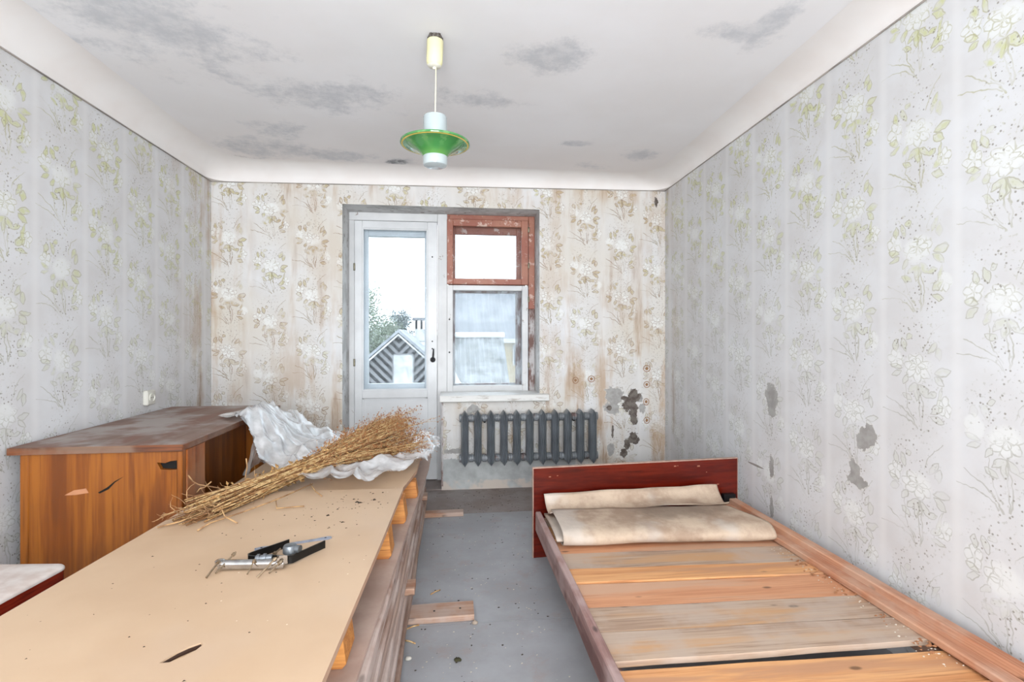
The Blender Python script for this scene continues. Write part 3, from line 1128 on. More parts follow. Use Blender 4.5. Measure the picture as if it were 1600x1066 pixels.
m_plank2 = wood('brown_plank', (0.66, 0.56, 0.50), (0.53, 0.42, 0.36), 1, 1.0, 0.75, dust=(0.66, 0.58, 0.54), dustamt=0.7)
m_block = wood('yellow_pine_block', (0.80, 0.55, 0.28), (0.66, 0.40, 0.18), 0, 1.5, 0.6)
m_block2 = wood('weathered_block', (0.70, 0.57, 0.48), (0.60, 0.42, 0.32), 0, 1.2, 0.7, dust=(0.70, 0.63, 0.59), dustamt=0.7)

# bearer planks on the floor, their ends sticking out into the aisle
o = rough_plank(-.98, .088, 2.135, 2.255, 0.0, .024, 'x', 8, .004, .02, 1).build('plank', m_block2)
tag(o, 'wide plank end with two nail holes on the floor, nearer the camera', 'plank', 'bearer planks under the board stack')
for (x, y) in [(-.08, 2.205), (.03, 2.215)]:
    MB().lathe([(.005, .0235), (.005, .0255)], 8, RM((x, y, 0))).build('nail_head', m_iron, o)
o = rough_plank(-.98, .068, 3.385, 3.455, 0.0, .028, 'x', 8, .004, .02, 2).build('plank', m_block2)
tag(o, 'short narrow plank end on the floor close to the balcony door', 'plank', 'bearer planks under the board stack')
o = rough_plank(-.98, -.25, .93, 1.05, 0.0, .026, 'x', 8, .004, 0, 3).build('plank', m_block2)
tag(o, 'plank beneath the near end of the board stack', 'plank', 'bearer planks under the board stack')

zz = .028
XLs = -.98
layers = [  # right edge, y0, y1, thickness, material, skew of the far end
    (-.176, .78, 3.62, .040, m_plank2, -.006), (-.194, .80, 3.66, .038, m_plank, .004), (-.184, .78, 3.60, .040, m_plank, -.004)]
names_l = ['thick board at the very bottom of the tall board stack', 'second board up from the bottom of the board stack',
           'third board up, just below the spacer block in the stack',
           'fourth board up, just above the spacer block in the stack', 'fifth board up in the middle of the board stack',
           'sixth board up in the board stack, set a little inwards', 'seventh board up, two below the brown sheet',
           'eighth board up, directly below the brown sheet']
k = 0
for (xe, y0, y1, t, mm, sk) in layers:
    o = rough_plank(XLs, xe, y0, y1, zz + .0005, zz + t, 'y', 16, .006, sk, k + 10, .006).build('board', mm)
    tag(o, names_l[k], 'board', 'long dusty boards in the stack')
    zz += t
    k += 1
# spacer blocks in the stack
zs = zz
for (y, xo, lab) in [(2.10, -.155, 'pale spacer block jutting from the middle of the stack'), (1.05, -.23, 'spacer block near the camera end of the stack'), (3.30, -.165, 'spacer block at the window end of the stack')]:
    o = rough_plank(-.95, xo, y, y + .085, zs + .001, zs + .030, 'x', 6, .002, 0, int(y * 10)).build('spacer_block', m_block2 if y != 2.10 else m_block2)
    tag(o, lab, 'block', 'spacer blocks between the boards')
zz = zs + .031
for (xe, y0, y1, t, mm, sk) in [(-.192, .80, 3.60, .034, m_plank, .006), (-.206, .78, 3.64, .040, m_plank2, .016), (-.200, .82, 3.58, .036, m_plank, .004),
                                (-.218, .80, 3.62, .040, m_plank, .020), (-.212, .78, 3.58, .038, m_plank, .022)]:
    o = rough_plank(XLs, xe, y0, y1, zz + .0005, zz + t, 'y', 16, .008, sk, k + 10, .006).build('board', mm)
    tag(o, names_l[k], 'board', 'long dusty boards in the stack')
    zz += t
    k += 1
# brown sheet
zsheet = zz + .012
mb = MB()
mb.prism([(-1.0, .78), (-.250, .78), (-.150, 3.20), (-.150, 3.60), (-1.0, 3.60)], 'z', zz + .001, zsheet)
o = mb.build('sheet', m_fib2)
tag(o, 'thin dusty brown sheet showing beside the top board', 'sheet')
# yellow pine blocks under the top board
ZB0, ZB1 = .484, .502
blocks = [(1.30, .11, -.262, 'yellow pine block under the top board, nearest the camera'),
          (1.92, .10, -.226, 'long yellow pine block under the middle of the top board'),
          (2.27, .10, -.205, 'yellow pine block under the seam of the two top boards'),
          (2.62, .07, -.178, 'yellow pine block under the far top board'),
          (.92, .09, -.33, 'pine block under the camera end of the top board')]
for i, (y, wd, xe, lab) in enumerate(blocks):
    mb = MB()
    mb.prism([(-1.0, zsheet + .001), (xe - .01, zsheet + .001), (xe, zsheet + .012), (xe - .012, ZB0 - .022 if i > 2 and i < 4 else ZB0 - .001), (-1.0, ZB0 - .022 if i > 2 and i < 4 else ZB0 - .001)], 'y', y, y + wd)
    o = mb.build('pine_block', m_block)
    tag(o, lab, 'block', 'pine blocks under the top boards')
# top boards
RT = 0


def cut_hole(ob, poly, z0, z1):
    c = MB().prism(poly, 'z', z0, z1).build('cutter', m_black)
    md = ob.modifiers.new('b', 'BOOLEAN')
    md.object = c
    md.operation = 'DIFFERENCE'
    md.solver = 'EXACT'
    dg = bpy.context.evaluated_depsgraph_get()
    me = bpy.data.meshes.new_from_object(ob.evaluated_get(dg))
    ob.modifiers.clear()
    ob.data = me
    bpy.data.objects.remove(c)


mb = MB()
top1 = [(-1.145, .80), (-.268, .80), (-.262, 1.07), (-.240, 1.80), (-.226, 2.375), (-1.060, 2.405), (-1.085, 1.90), (-1.118, 1.40)]
mb.prism(top1, 'z', ZB0, ZB1, 0)
for i in range(2, len(mb.m)):
    mb.m[i] = 1
o = mb.build('board_sheet', [m_fib, m_fib_edge])
slit = [(-.622, 1.168), (-.615, 1.184), (-.603, 1.205), (-.588, 1.222), (-.569, 1.236)]
rim_ = [(-.560, 1.228), (-.566, 1.208), (-.582, 1.184), (-.602, 1.169)]
cut_hole(o, slit + rim_, ZB1 - .014, ZB1 + .01)
tag(o, 'large tan fibreboard sheet with a torn gash on top of the stack', 'board')
inn = [(-.616, 1.170), (-.609, 1.183), (-.597, 1.203), (-.583, 1.219), (-.567, 1.232)]
vs = [(x, y, ZB1 - .010) for x, y in inn] + [(x, y, ZB1 - .0005) for x, y in rim_]
vs += [(x, y, z - .003) for x, y, z in vs]
fs = [tuple(range(9)), tuple(reversed(range(9, 18)))] + [(i, (i + 1) % 9, (i + 1) % 9 + 9, i + 9) for i in range(9)]
tear_shade_obj = MB().prism(slit + [(x + .001, y - .001) for x, y in reversed(inn)], 'z', ZB1 - .0135, ZB1 - .004).build('tear_shade_strip', plain('tear_shade_brown', (0.22, 0.13, 0.08), 0.95), o)  # dark brown strip along the slit: shadow of the gash painted as colour
tear_shade_obj.name = 'tear_shade'
MB().add(vs, fs).build('torn_flap', plain('torn_fibre', (0.76, 0.63, 0.49), 0.8, 0.1, 30), o)
mb = MB()
mb.prism([(-1.05, 2.385), (-.246, 2.360), (-.192, 2.76), (-.19, 3.56), (-1.05, 3.56)], 'z', ZB0 - .020, ZB0 - .002)
for i in range(2, len(mb.m)):
    mb.m[i] = 1
o2 = mb.build('board_sheet', [m_fib, m_fib_edge])
tag(o2, 'second tan fibreboard sheet under the plastic film at the window end', 'board')

# ------------------------------------------------------------------ plastic film
def inside(px, py, poly):
    c = False
    j = len(poly) - 1
    for i in range(len(poly)):
        xi, yi = poly[i]
        xj, yj = poly[j]
        if (yi > py) != (yj > py) and px < (xj - xi) * (py - yi) / (yj - yi) + xi:
            c = not c
        j = i
    return c


def smooth(t):
    t = max(0, min(1, t))
    return t * t * (3 - 2 * t)


film_poly = [(-1.27, 2.93), (-1.20, 2.865), (-1.135, 2.80), (-1.10, 2.76), (-1.03, 2.72), (-.95, 2.62), (-.82, 2.54), (-.68, 2.45), (-.56, 2.41), (-.44, 2.40), (-.33, 2.46), (-.24, 2.58), (-.16, 2.68),
             (-.115, 2.88), (-.10, 3.10), (-.075, 3.30), (-.10, 3.45), (-.26, 3.60), (-.6, 3.62), (-.86, 3.60), (-1.02, 3.52), (-1.06, 3.34), (-1.16, 3.18), (-1.25, 3.03)]


def film_h(x, y):
    # height that the film rests on: desk, then a slope to the boards
    a = smooth((x + 1.135) / .30)
    base = .757 * (1 - a) + .512 * a
    if x < -1.10:
        base = .757
    # hump of puffed film beside the desk
    base += .060 * math.exp(-(((x + 1.04) / .10) ** 2 + ((y - 2.98) / .22) ** 2))
    base += .055 * math.exp(-(((x + .88) / .14) ** 2 + ((y - 2.92) / .16) ** 2))
    base += .045 * math.exp(-(((x + .17) / .09) ** 2 + ((y - 3.18) / .28) ** 2))
    base += .030 * math.exp(-(((x + .30) / .16) ** 2 + ((y - 2.66) / .06) ** 2))
    amp = .030 if x > -1.10 else .010
    # folds that fan out from the corner of the desk
    dx, dy = x + 1.12, y - 3.02
    rr_ = sqrt(dx * dx + dy * dy)
    th_ = atan2(dy, dx)
    q_ = (th_ * 3.4 + 1.1 * nz(x * 3, y * 3, 9.9)) % 1.0
    tri_ = 1 - abs(q_ * 2 - 1)
    if x > -1.13:
        base += min(rr_, .35) * .12 * (tri_ ** 1.6) * max(0, 1 - rr_ / 1.1)
    q2 = (x * 5.5 - y * 2.5 + 1.3 * nz(x * 2.5, y * 2.5, 4.4)) % 1.0
    base += (.024 if x > -1.0 else .006) * (1 - abs(q2 * 2 - 1)) ** 2.5
    w = 0.0
    w += amp * (1 - abs(nz(x * 4.5, y * 4.5 + 3, 1.3)) * 2.2)
    w += amp * .38 * (1 - abs(nz(x * 10 + y * 3, y * 7, 4.1)) * 2.2)
    w += amp * .14 * (1 - abs(nz(x * 24, y * 20 + x * 9, 7.7)) * 2.2)
    w += amp * .10 * nz(x * 60, y * 55, 2.2)
    zmin = .755 if x < -1.095 else (.5045 if y < 2.41 else .5045)
    return max(base + max(w, -.2) * .8, zmin)


def make_film():
    vs, idx, fs = [], {}, []
    N, Mm = 150, 150
    x0, x1, y0, y1 = -1.30, -.05, 2.40, 3.64
    for i in range(N + 1):
        for j in range(Mm + 1):
            x = x0 + (x1 - x0) * i / N
            y = y0 + (y1 - y0) * j / Mm
            jx = x + .02 * nz(x * 9, y * 9, 5) + .008 * nz(x * 30, y * 30, 5)
            jy = y + .02 * nz(x * 9, y * 9, 8) + .008 * nz(x * 30, y * 30, 8)
            if inside(jx, jy, film_poly):
                z = film_h(x, y)
                # sideways crumple
                xx = x + .012 * nz(x * 12, y * 12, 3.3)
                yy = y + .012 * nz(x * 12, y * 12, 6.3)
                if xx > -.19:      # beyond the board edge the film curls down
                    z -= (xx + .19) * .35
                idx[(i, j)] = len(vs)
                vs.append((xx, yy, z))
    for i in range(N):
        for j in range(Mm):
            q = [(i, j), (i + 1, j), (i + 1, j + 1), (i, j + 1)]
            if all(k in idx for k in q):
                fs.append(tuple(idx[k] for k in q))
    mb = MB()
    mb.add(vs, fs)
    return mb


g = G('milky_plastic_film', 0.16)
n = g.noise(g.obj(), 6, 4)
g.color(g.mix(g.step(n, .35, .65), (0.90, 0.905, 0.915), (0.84, 0.85, 0.86)))
g.put(g.bsdf.inputs['Alpha'], g.step(g.noise(g.obj(), 11, 4), .3, .7, .50, .82))
g.bump(g.noise(g.mapping(g.obj(), rot=.6, scale=(22, 9, 18)), 1.0, 3, .5), 0.35, 0.01)
g.bsdf.inputs['Specular IOR Level'].default_value = 0.9
g.bsdf.inputs['Coat Weight'].default_value = 0.35
g.bsdf.inputs['Coat Roughness'].default_value = 0.08
m_film = g.mat
o = make_film().build('plastic_sheet', m_film, smooth=True)
tag(o, 'crumpled translucent plastic film draped from desk over the board stack', 'plastic sheet')
# hanging fold in front of the desk recess
mb = MB()
vs, fs = [], []
NU, NV = 40, 34
for i in range(NU + 1):
    for j in range(NV + 1):
        u, t = i / NU, j / NV
        y = 2.80 + u * .50 + .02 * sin(t * 5 + u * 7)
        x = -1.098 + .045 * sin(pi * t) * (1 - .3 * u) + .022 * nz(u * 6, t * 2, 3) + .012 * nz(u * 16, t * 6, 1) + .018 * t
        z = .775 - t * (.30 - .06 * nz(u * 4, 1, 1))
        vs.append((x, y + .015 * nz(u * 8, t * 8, 9), z))
for i in range(NU):
    for j in range(NV):
        a = i * (NV + 1) + j
        fs.append((a, a + 1, a + NV + 2, a + NV + 1))
mb.add(vs, fs)
mb.build('hanging_fold', m_film, o, smooth=True)

# ------------------------------------------------------------------ dried weed bundle
m_straw = G('dry_straw', 0.7)
g = m_straw
n = g.noise(g.obj(), 55, 4)
g.color(g.mix(g.step(n, .40, .60), (0.86, 0.74, 0.54), (0.68, 0.51, 0.32)))
m_straw = g.mat
m_seed = plain('dry_seed_husk', (0.68, 0.46, 0.29), 0.85, 0.2, 25, 0, (0.50, 0.31, 0.18))
m_leafd = plain('dry_leaf', (0.74, 0.60, 0.40), 0.8, 0.2, 25, 0, (0.55, 0.41, 0.24))
m_root = plain('dry_root', (0.76, 0.61, 0.43), 0.8, 0.2, 25, 0, (0.52, 0.38, 0.26))
wd_ = empty('weed_bundle', (-.75, 2.5, .505))
tag(wd_, 'big bundle of dry straw-coloured weeds lying on the plastic film', 'dried plants')
axis_pts = [Vector(p) for p in [(-1.00, 1.99, .515), (-.90, 2.20, .530), (-.80, 2.42, .545), (-.69, 2.60, .565), (-.53, 2.76, .595), (-.37, 2.90, .625), (-.22, 3.03, .640)]]
axis_r = [.075, .056, .042, .038, .078, .122, .145]


def axis(t):
    t = max(0, min(.9999, t)) * (len(axis_pts) - 1)
    i = int(t)
    f = t - i
    p = axis_pts[i].lerp(axis_pts[i + 1], f)
    d = (axis_pts[i + 1] - axis_pts[i]).normalized()
    return p, d, axis_r[i] * (1 - f) + axis_r[i + 1] * f


sm, sm2, bmn, sd, lf, rt = MB(), MB(), MB(), MB(), MB(), MB()
rnd = random.Random(11)


def side(d):
    a = d.cross(Vector((0, 0, 1))).normalized()
    return a, a.cross(d).normalized()


def seedhead(p, r):
    for _ in range(3):
        q = p + Vector((rnd.gauss(0, r), rnd.gauss(0, r), rnd.gauss(0, r)))
        s_ = r * rnd.uniform(.5, 1.0)
        vs = [q + Vector(v) * s_ for v in ((1, 0, 0), (-1, 0, 0), (0, 1, 0), (0, -1, 0), (0, 0, 1.3), (0, 0, -1.3))]
        sd.add(vs, [(0, 2, 4), (2, 1, 4), (1, 3, 4), (3, 0, 4), (2, 0, 5), (1, 2, 5), (3, 1, 5), (0, 3, 5)])


def clampz(p, y):
    z0 = .506
    if p.z < z0:
        p.z = z0 + rnd.random() * .006
    return p


for i in range(170):
    ph = rnd.uniform(0, 2 * pi)
    rr = sqrt(rnd.random())
    t0 = rnd.uniform(.0, .24)
    t1 = rnd.uniform(.80, 1.0)
    pts, tan = [], None
    tw = rnd.uniform(-.9, .9)
    n = 11
    for k in range(n + 1):
        t = t0 + (t1 - t0) * k / n
        p, d, r = axis(t)
        a, b = side(d)
        an = ph + tw * t
        q = p + a * cos(an) * rr * r * 1.15 + b * sin(an) * rr * r * 1.0 + Vector((nz(i * 3.3, k * .5), nz(i * 5.1, k * .5), nz(i * 7.7, k * .5))) * .012
        pts.append(clampz(q, q.y))
    w = rnd.uniform(.0012, .0028) if i % 7 else rnd.uniform(.0034, .0046)
    (sm2 if i % 3 == 0 else sm).tube(pts, [w * (1.25 - .8 * k / n) for k in range(n + 1)], 4, cap=False)
    # branchlets
    for q in range(rnd.randint(10, 14)):
        t = rnd.uniform(.52, 1.0)
        k = min(n - 1, max(0, int((t - t0) / (t1 - t0) * n)))
        p = pts[k].lerp(pts[k + 1], rnd.random())
        d = (pts[k + 1] - pts[k]).normalized()
        a, b = side(d)
        L = rnd.uniform(.05, .12)
        an = rnd.uniform(0, 2 * pi)
        dv = (d * 1.2 + a * cos(an) * .55 + b * sin(an) * .55).normalized()
        bp = [p]
        for s_ in range(3):
            dv = (dv + Vector((rnd.gauss(0, .25), rnd.gauss(0, .25), rnd.gauss(0, .25)))).normalized()
            bp.append(clampz(bp[-1] + dv * L / 3, 0))
            if s_ > 0 or rnd.random() < .4:
                seedhead(bp[-1], rnd.uniform(.0018, .0038))
        bmn.tube(bp, [.0011, .0009, .0007, .0005], 3, cap=False)
# curled leaves near the neck
for i in range(300):
    t = rnd.gauss(.43, .13)
    if t < .05 or t > .95: continue
    p, d, r = axis(t)
    a, b = side(d)
    an = rnd.uniform(0, 2 * pi)
    q = p + a * cos(an) * r * 1.1 + b * sin(an) * r * 1.05
    q = clampz(q, 0)
    L = rnd.uniform(.012, .030)
    u = Vector((rnd.gauss(0, 1), rnd.gauss(0, 1), rnd.gauss(0, .6))).normalized()
    v = u.cross(Vector((rnd.gauss(0, 1), rnd.gauss(0, 1), rnd.gauss(0, 1)))).normalized()
    n_ = u.cross(v)
    vs = [q, q + u * L * .4 + v * L * .3 + n_ * .003, q + u * L + n_ * .009, q + u * L * .45 - v * L * .28 + n_ * .004, q + u * L * .45 - n_ * .002]
    lf.add(vs, [(0, 1, 4), (1, 2, 4), (2, 3, 4), (3, 0, 4)])
# roots and broken stalk ends
for i in range(130):
    t = rnd.uniform(0, .26)
    p, d, r = axis(t)
    a, b = side(d)
    an = rnd.uniform(0, 2 * pi)
    q = p + a * cos(an) * r * .9 + b * abs(sin(an)) * r * .5
    dv = (-d * 1.0 + a * rnd.gauss(0, .7) + Vector((0, 0, rnd.gauss(0, .25)))).normalized()
    bp = [clampz(q, 0)]
    L = rnd.uniform(.03, .13)
    for s_ in range(6):
        dv = (dv + Vector((rnd.gauss(0, .35), rnd.gauss(0, .35), rnd.gauss(0, .3)))).normalized()
        bp.append(clampz(bp[-1] + dv * L / 6, 0))
    w = rnd.uniform(.001, .003)
    rt.tube(bp, [w * (1 - .13 * k) for k in range(7)], 4, cap=False)
for spec in [[(-1.06, 1.98, .507), (-1.0, 2.02, .512), (-.93, 2.09, .53), (-.85, 2.20, .54), (-.72, 2.42, .55)],
             [(-.90, 1.93, .508), (-.885, 1.99, .512), (-.80, 2.08, .52), (-.72, 2.20, .525), (-.63, 2.40, .53)],
             [(-.79, 1.99, .508), (-.85, 2.03, .52), (-.91, 2.12, .545), (-.87, 2.22, .56), (-.80, 2.35, .56)],
             [(-1.09, 2.26, .62), (-1.075, 2.27, .59), (-1.06, 2.28, .575), (-1.03, 2.29, .565), (-.98, 2.30, .55)],
             [(-.90, 2.36, .66), (-.90, 2.37, .62), (-.905, 2.36, .57), (-.88, 2.36, .54)],
             [(-1.00, 2.26, .59), (-1.03, 2.27, .565), (-1.05, 2.27, .56), (-1.06, 2.27, .545)],
             [(-.56, 2.28, .508), (-.60, 2.33, .515), (-.64, 2.40, .53)], [(-.60, 2.16, .507), (-.70, 2.14, .508), (-.73, 2.22, .52)]]:
    rt.tube(spec, [.0028] * len(spec), 6)
# clod of soil among the roots
m_straw2 = plain('brown_dry_straw', (0.60, 0.43, 0.27), 0.7, 0.2, 40, 0, (0.45, 0.30, 0.18))
for (nm, mb_, mm) in [('stalks', sm, m_straw), ('brown_stalks', sm2, m_straw2), ('branchlets', bmn, m_straw), ('seed_heads', sd, m_seed), ('leaves', lf, m_leafd), ('roots', rt, m_root)]:
    q = mb_.build(nm, mm, wd_, smooth=(nm not in ('seed_heads', 'leaves')), fix=False)
    q['kind'] = 'stuff'
mb = MB()
bm = bmesh.new()
bmesh.ops.create_icosphere(bm, subdivisions=3, radius=1)
for v in bm.verts:
    c = v.co.copy()
    k = 1 + .35 * nz(c.x * 2, c.y * 2, c.z * 2) + .15 * nz(c.x * 7, c.y * 7, c.z * 7)
    v.co = Vector((c.x * .050 * k, c.y * .038 * k, c.z * .020 * k)) + Vector((-.87, 2.24, .528))
mb.add([v.co for v in bm.verts], [[v.index for v in f.verts] for f in bm.faces])
bm.free()
mb.build('soil_clod', plain('dry_soil', (0.46, 0.38, 0.32), 0.95, 0.3, 60, 0, (0.35, 0.27, 0.22), 0.5), wd_, smooth=True)

# ------------------------------------------------------------------ metal bracket tool and flat wrench
m_chrome = plain('chrome', (0.80, 0.80, 0.80), 0.12, 0.15, 30, 1.0)
m_blackm = plain('black_enamel_metal', (0.07, 0.07, 0.075), 0.28, 0.2, 30, 0.2)
m_greym = plain('grey_cast_metal', (0.48, 0.50, 0.52), 0.4, 0.15, 30, 0.7)
m_steel = plain('zinc_steel', (0.66, 0.70, 0.78), 0.38, 0.15, 40, 0.7)
m_bolt = plain('brassy_bolt', (0.68, 0.60, 0.50), 0.3, 0.2, 60, 0.9)
tl = empty('metal_clamp', (-.56, 1.62, ZB1))
tag(tl, 'chrome and black metal clamp mechanism lying on the tan board', 'metal clamp')
zt = ZB1
# chrome channel bar
A, B = Vector((-.690, 1.615, zt + .018)), Vector((-.500, 1.600, zt + .018))
ang = math.degrees(atan2(B.y - A.y, B.x - A.x))
Mb = RM((A.x, A.y, A.z), 0, 0, ang)
Lb = (B - A).length
mb = MB()
prof = []
for k in range(9):
    a = pi * k / 8
    prof.append((.013 * cos(a), .010 * sin(a)))
prof += [(-.013, -.012), (-.0115, -.012), (-.0115, 0)]
for k in range(9):
    a = pi - pi * k / 8
    prof.append((.0115 * cos(a), .0085 * sin(a)))
prof += [(.0115, -.012), (.013, -.012)]
mb.prism([(p_[0], p_[1]) for p_ in prof], 'x', 0, Lb, M=Mb)
mb.build('chrome_channel', m_chrome, tl, auto=35)
mb = MB()
mb.lathe([(.010, -.006), (.014, -.004), (.014, .008), (.010, .011), (.004, .012)], 20, RM((A.x, A.y, A.z)))
mb.build('end_boss', m_chrome, tl, auto=35)


def bolt(p, q, r=.0028, nut=None):
    mb = MB()
    mb.tube([p, q], r, 8)
    if nut is not None:
        m = Vector(p).lerp(Vector(q), nut)
        d = (Vector(q) - Vector(p)).normalized() * .004
        mb.tube([m - d, m + d], r * 2.1, 6)
    mb.build('bolt', m_bolt, tl)


bolt((-.688, 1.607, zt + .030), (-.702, 1.555, zt + .004), .0028, .1)
bolt((-.655, 1.640, zt + .040), (-.685, 1.575, zt + .006), .0026, .12)
bolt((-.585, 1.600, zt + .032), (-.592, 1.560, zt + .006), .0024, .15)
bolt((-.520, 1.585, zt + .040), (-.558, 1.540, zt + .004), .003, .1)
bolt((-.505, 1.590, zt + .030), (-.530, 1.555, zt + .008), .0026, .2)
bolt((-.545, 1.700, zt + .020), (-.560, 1.660, zt + .012), .003, .6)
# black bent flat bars (two U arms)


def flatbar(pts, hgt, th, name, mat, z0):
    mb = MB()
    vs = []
    n = len(pts)
    P = [Vector((p[0], p[1], 0)) for p in pts]
    for i in range(n):
        t = (P[min(i + 1, n - 1)] - P[max(i - 1, 0)]).normalized()
        nn = Vector((-t.y, t.x, 0)) * th / 2
        zc = z0 + (pts[i][2] if len(pts[i]) > 2 else 0)
        for (s1, zq) in ((1, 0), (1, hgt), (-1, hgt), (-1, 0)):
            q = P[i] + nn * s1
            vs.append((q.x, q.y, zc + zq))
    fs = []
    for i in range(n - 1):
        for k in range(4):
            q = (k + 1) % 4
            fs.append((i * 4 + k, i * 4 + q, (i + 1) * 4 + q, (i + 1) * 4 + k))
    fs += [(0, 1, 2, 3), tuple(reversed(range((n - 1) * 4, n * 4)))]
    mb.add(vs, fs)
    return mb.build(name, mat, tl, auto=40)


flatbar([(-.565, 1.628, 0), (-.600, 1.634, 0), (-.618, 1.640, 0), (-.624, 1.652, 0), (-.618, 1.664, 0), (-.595, 1.682, .002), (-.560, 1.712, .004), (-.530, 1.738, .006)], .024, .004, 'black_arm', m_blackm, zt + .004)
flatbar([(-.548, 1.634, 0), (-.520, 1.628, 0), (-.498, 1.622, 0), (-.485, 1.626, 0), (-.470, 1.645, .002), (-.445, 1.675, .004), (-.412, 1.715, .006)], .024, .004, 'black_arm', m_blackm, zt + .004)
mb = MB()
mb.tube([(-.592, 1.622, zt + .024), (-.545, 1.626, zt + .024)], .0095, 14)
mb.tube([(-.588, 1.622, zt + .024), (-.580, 1.6227, zt + .024)], .013, 14)
mb.tube([(-.570, 1.6235, zt + .024), (-.562, 1.6243, zt + .024)], .013, 14)
mb.build('pivot_barrel', m_greym, tl, auto=35)
mb = MB()
mb.lathe([(.016, 0), (.021, .003), (.021, .020), (.018, .026), (.010, .028)], 20, RM((-.502, 1.655, zt + .022)))
mb.tube([(-.495, 1.655, zt + .036), (-.470, 1.648, zt + .036)], .012, 14)
mb.build('grey_knob', m_greym, tl, auto=35)
MB().box(-.52, -.49, -.001, .001, 0, .024, rot=RM((0, 1.592, zt + .018), 0, 0, 0)).build('chrome_plate', m_chrome, tl)

wr = empty('flat_wrench', (-.52, 1.76, ZB1))
tag(wr, 'thin flat steel wrench lying behind the black clamp', 'wrench')
Aw, Bw = (-.640, 1.745), (-.415, 1.820)
aw = math.degrees(atan2(Bw[1] - Aw[1], Bw[0] - Aw[0]))
Lw = sqrt((Bw[0] - Aw[0]) ** 2 + (Bw[1] - Aw[1]) ** 2)
poly = [(0, -.006), (.02, -.010), (.035, -.008), (.05, -.0055), (Lw - .05, -.0055), (Lw - .03, -.009), (Lw - .012, -.010), (Lw, -.004), (Lw, .003), (Lw - .012, .010), (Lw - .03, .009), (Lw - .05, .0055), (.05, .0055), (.035, .008), (.02, .010), (0, .006), (.008, 0)]
mb = MB().prism(poly, 'z', .0005, .005, M=RM((Aw[0], Aw[1], ZB1), 0, 0, aw))
mb.build('wrench_body', m_steel, wr)
for t in (.02, Lw - .02):
    MB().lathe([(.0035, .0051), (.0035, .0058)], 10, RM((Aw[0], Aw[1], ZB1), 0, 0, aw) @ Matrix.Translation((t, 0, 0))).build('hole_mark', m_iron, wr)

# ------------------------------------------------------------------ bed
m_headb = wood('glossy_red_brown_veneer', (0.38, 0.09, 0.03), (0.28, 0.05, 0.02), 0, 0.5, 0.22, knots=False, bump=0.02)
m_edge = plain('pale_worn_edge', (0.72, 0.60, 0.54), 0.6, 0.15, 30)
m_rail = wood('mauve_grey_painted_rail', (0.62, 0.50, 0.475), (0.52, 0.38, 0.36), 1, 1.2, 0.65, dust=(0.69, 0.60, 0.585), dustamt=0.7, streak=(0.40, 0.27, 0.25))
m_railr = wood('bare_pine_rail', (0.76, 0.56, 0.44), (0.66, 0.43, 0.31), 1, 1.0, 0.7, dust=(0.76, 0.64, 0.56), dustamt=0.6, streak=(0.56, 0.34, 0.24))
m_s_or = wood('orange_pine_slat', (0.84, 0.63, 0.43), (0.76, 0.52, 0.33), 0, 1.0, 0.65, streak=(0.72, 0.53, 0.39))
m_s_pk = wood('pinkish_pine_slat', (0.80, 0.585, 0.44), (0.73, 0.50, 0.36), 0, 1.0, 0.65, streak=(0.76, 0.60, 0.49))
m_s_gr = wood('weathered_grey_slat', (0.715, 0.62, 0.535), (0.60, 0.495, 0.42), 0, 1.0, 0.75, dust=(0.70, 0.63, 0.575), dustamt=0.7, streak=(0.73, 0.57, 0.42))
bed = empty('bed', (1.02, 1.9, 0))
tag(bed, 'low wooden bed base with bare plank slats and red-brown headboard', 'bed')
HB = [(.430, 2.725), (1.648, 2.818)]
ah = math.degrees(atan2(HB[1][1] - HB[0][1], HB[1][0] - HB[0][0]))
Lh = sqrt((HB[1][0] - HB[0][0]) ** 2 + (HB[1][1] - HB[0][1]) ** 2)
MH = RM((HB[0][0], HB[0][1], 0), 0, 0, ah)
MB().box(0, Lh, 0, .022, .0, .481, rot=MH, c=.001).build('headboard', m_headb, bed)
MB().box(0, Lh, -.0005, .0225, .481, .485, rot=MH).build('edge_strip', m_edge, bed)
MB().box(-.003, 0, -.0005, .0225, .0, .485, rot=MH).build('edge_strip', m_edge, bed)
MB().box(Lh, Lh + .003, -.0005, .0225, .0, .485, rot=MH).build('edge_strip', m_edge, bed)
m_scr = plain('scratched_wood', (0.62, 0.38, 0.28), 0.7)
for (a, b, L) in [(.085, .430, .012), (.13, .435, .008), (.82, .452, .014), (.84, .455, .007), (.965, .445, .016), (1.02, .41, .007), (1.09, .335, .012), (.33, .30, .004), (.49, .29, .004)]:
    MB().box(a, a + L, -.0008, .001, b, b + L * .45, rot=MH).build('scratch', m_scr, bed)
rough_plank(.440, .470, .80, 2.72, .148, .250, 'y', 24, .003, 0, 5, .004).build('side_rail', m_rail, bed)
rough_plank(1.556, 1.602, .80, 2.79, .170, .278, 'y', 24, .004, -.006, 6, .004).build('side_rail', m_railr, bed)
rough_plank(1.500, 1.554, .80, 2.74, .226, .252, 'y', 24, .006, .01, 9, .004).build('rail_batten', m_railr, bed)
MB().box(.472, .500, .80, 2.72, .165, .203).build('slat_ledger', m_rail, bed)
MB().box(1.515, 1.554, .80, 2.74, .160, .200).build('slat_ledger', m_railr, bed)
for x in (.44, 1.56):
    MB().box(x, x + .04, .82, .86, 0, .165, c=.002).build('leg', m_rail, bed)
MB().box(1.52, 1.59, 2.735, 2.765, .165, .30, c=.002).build('corner_bracket', m_iron, bed)
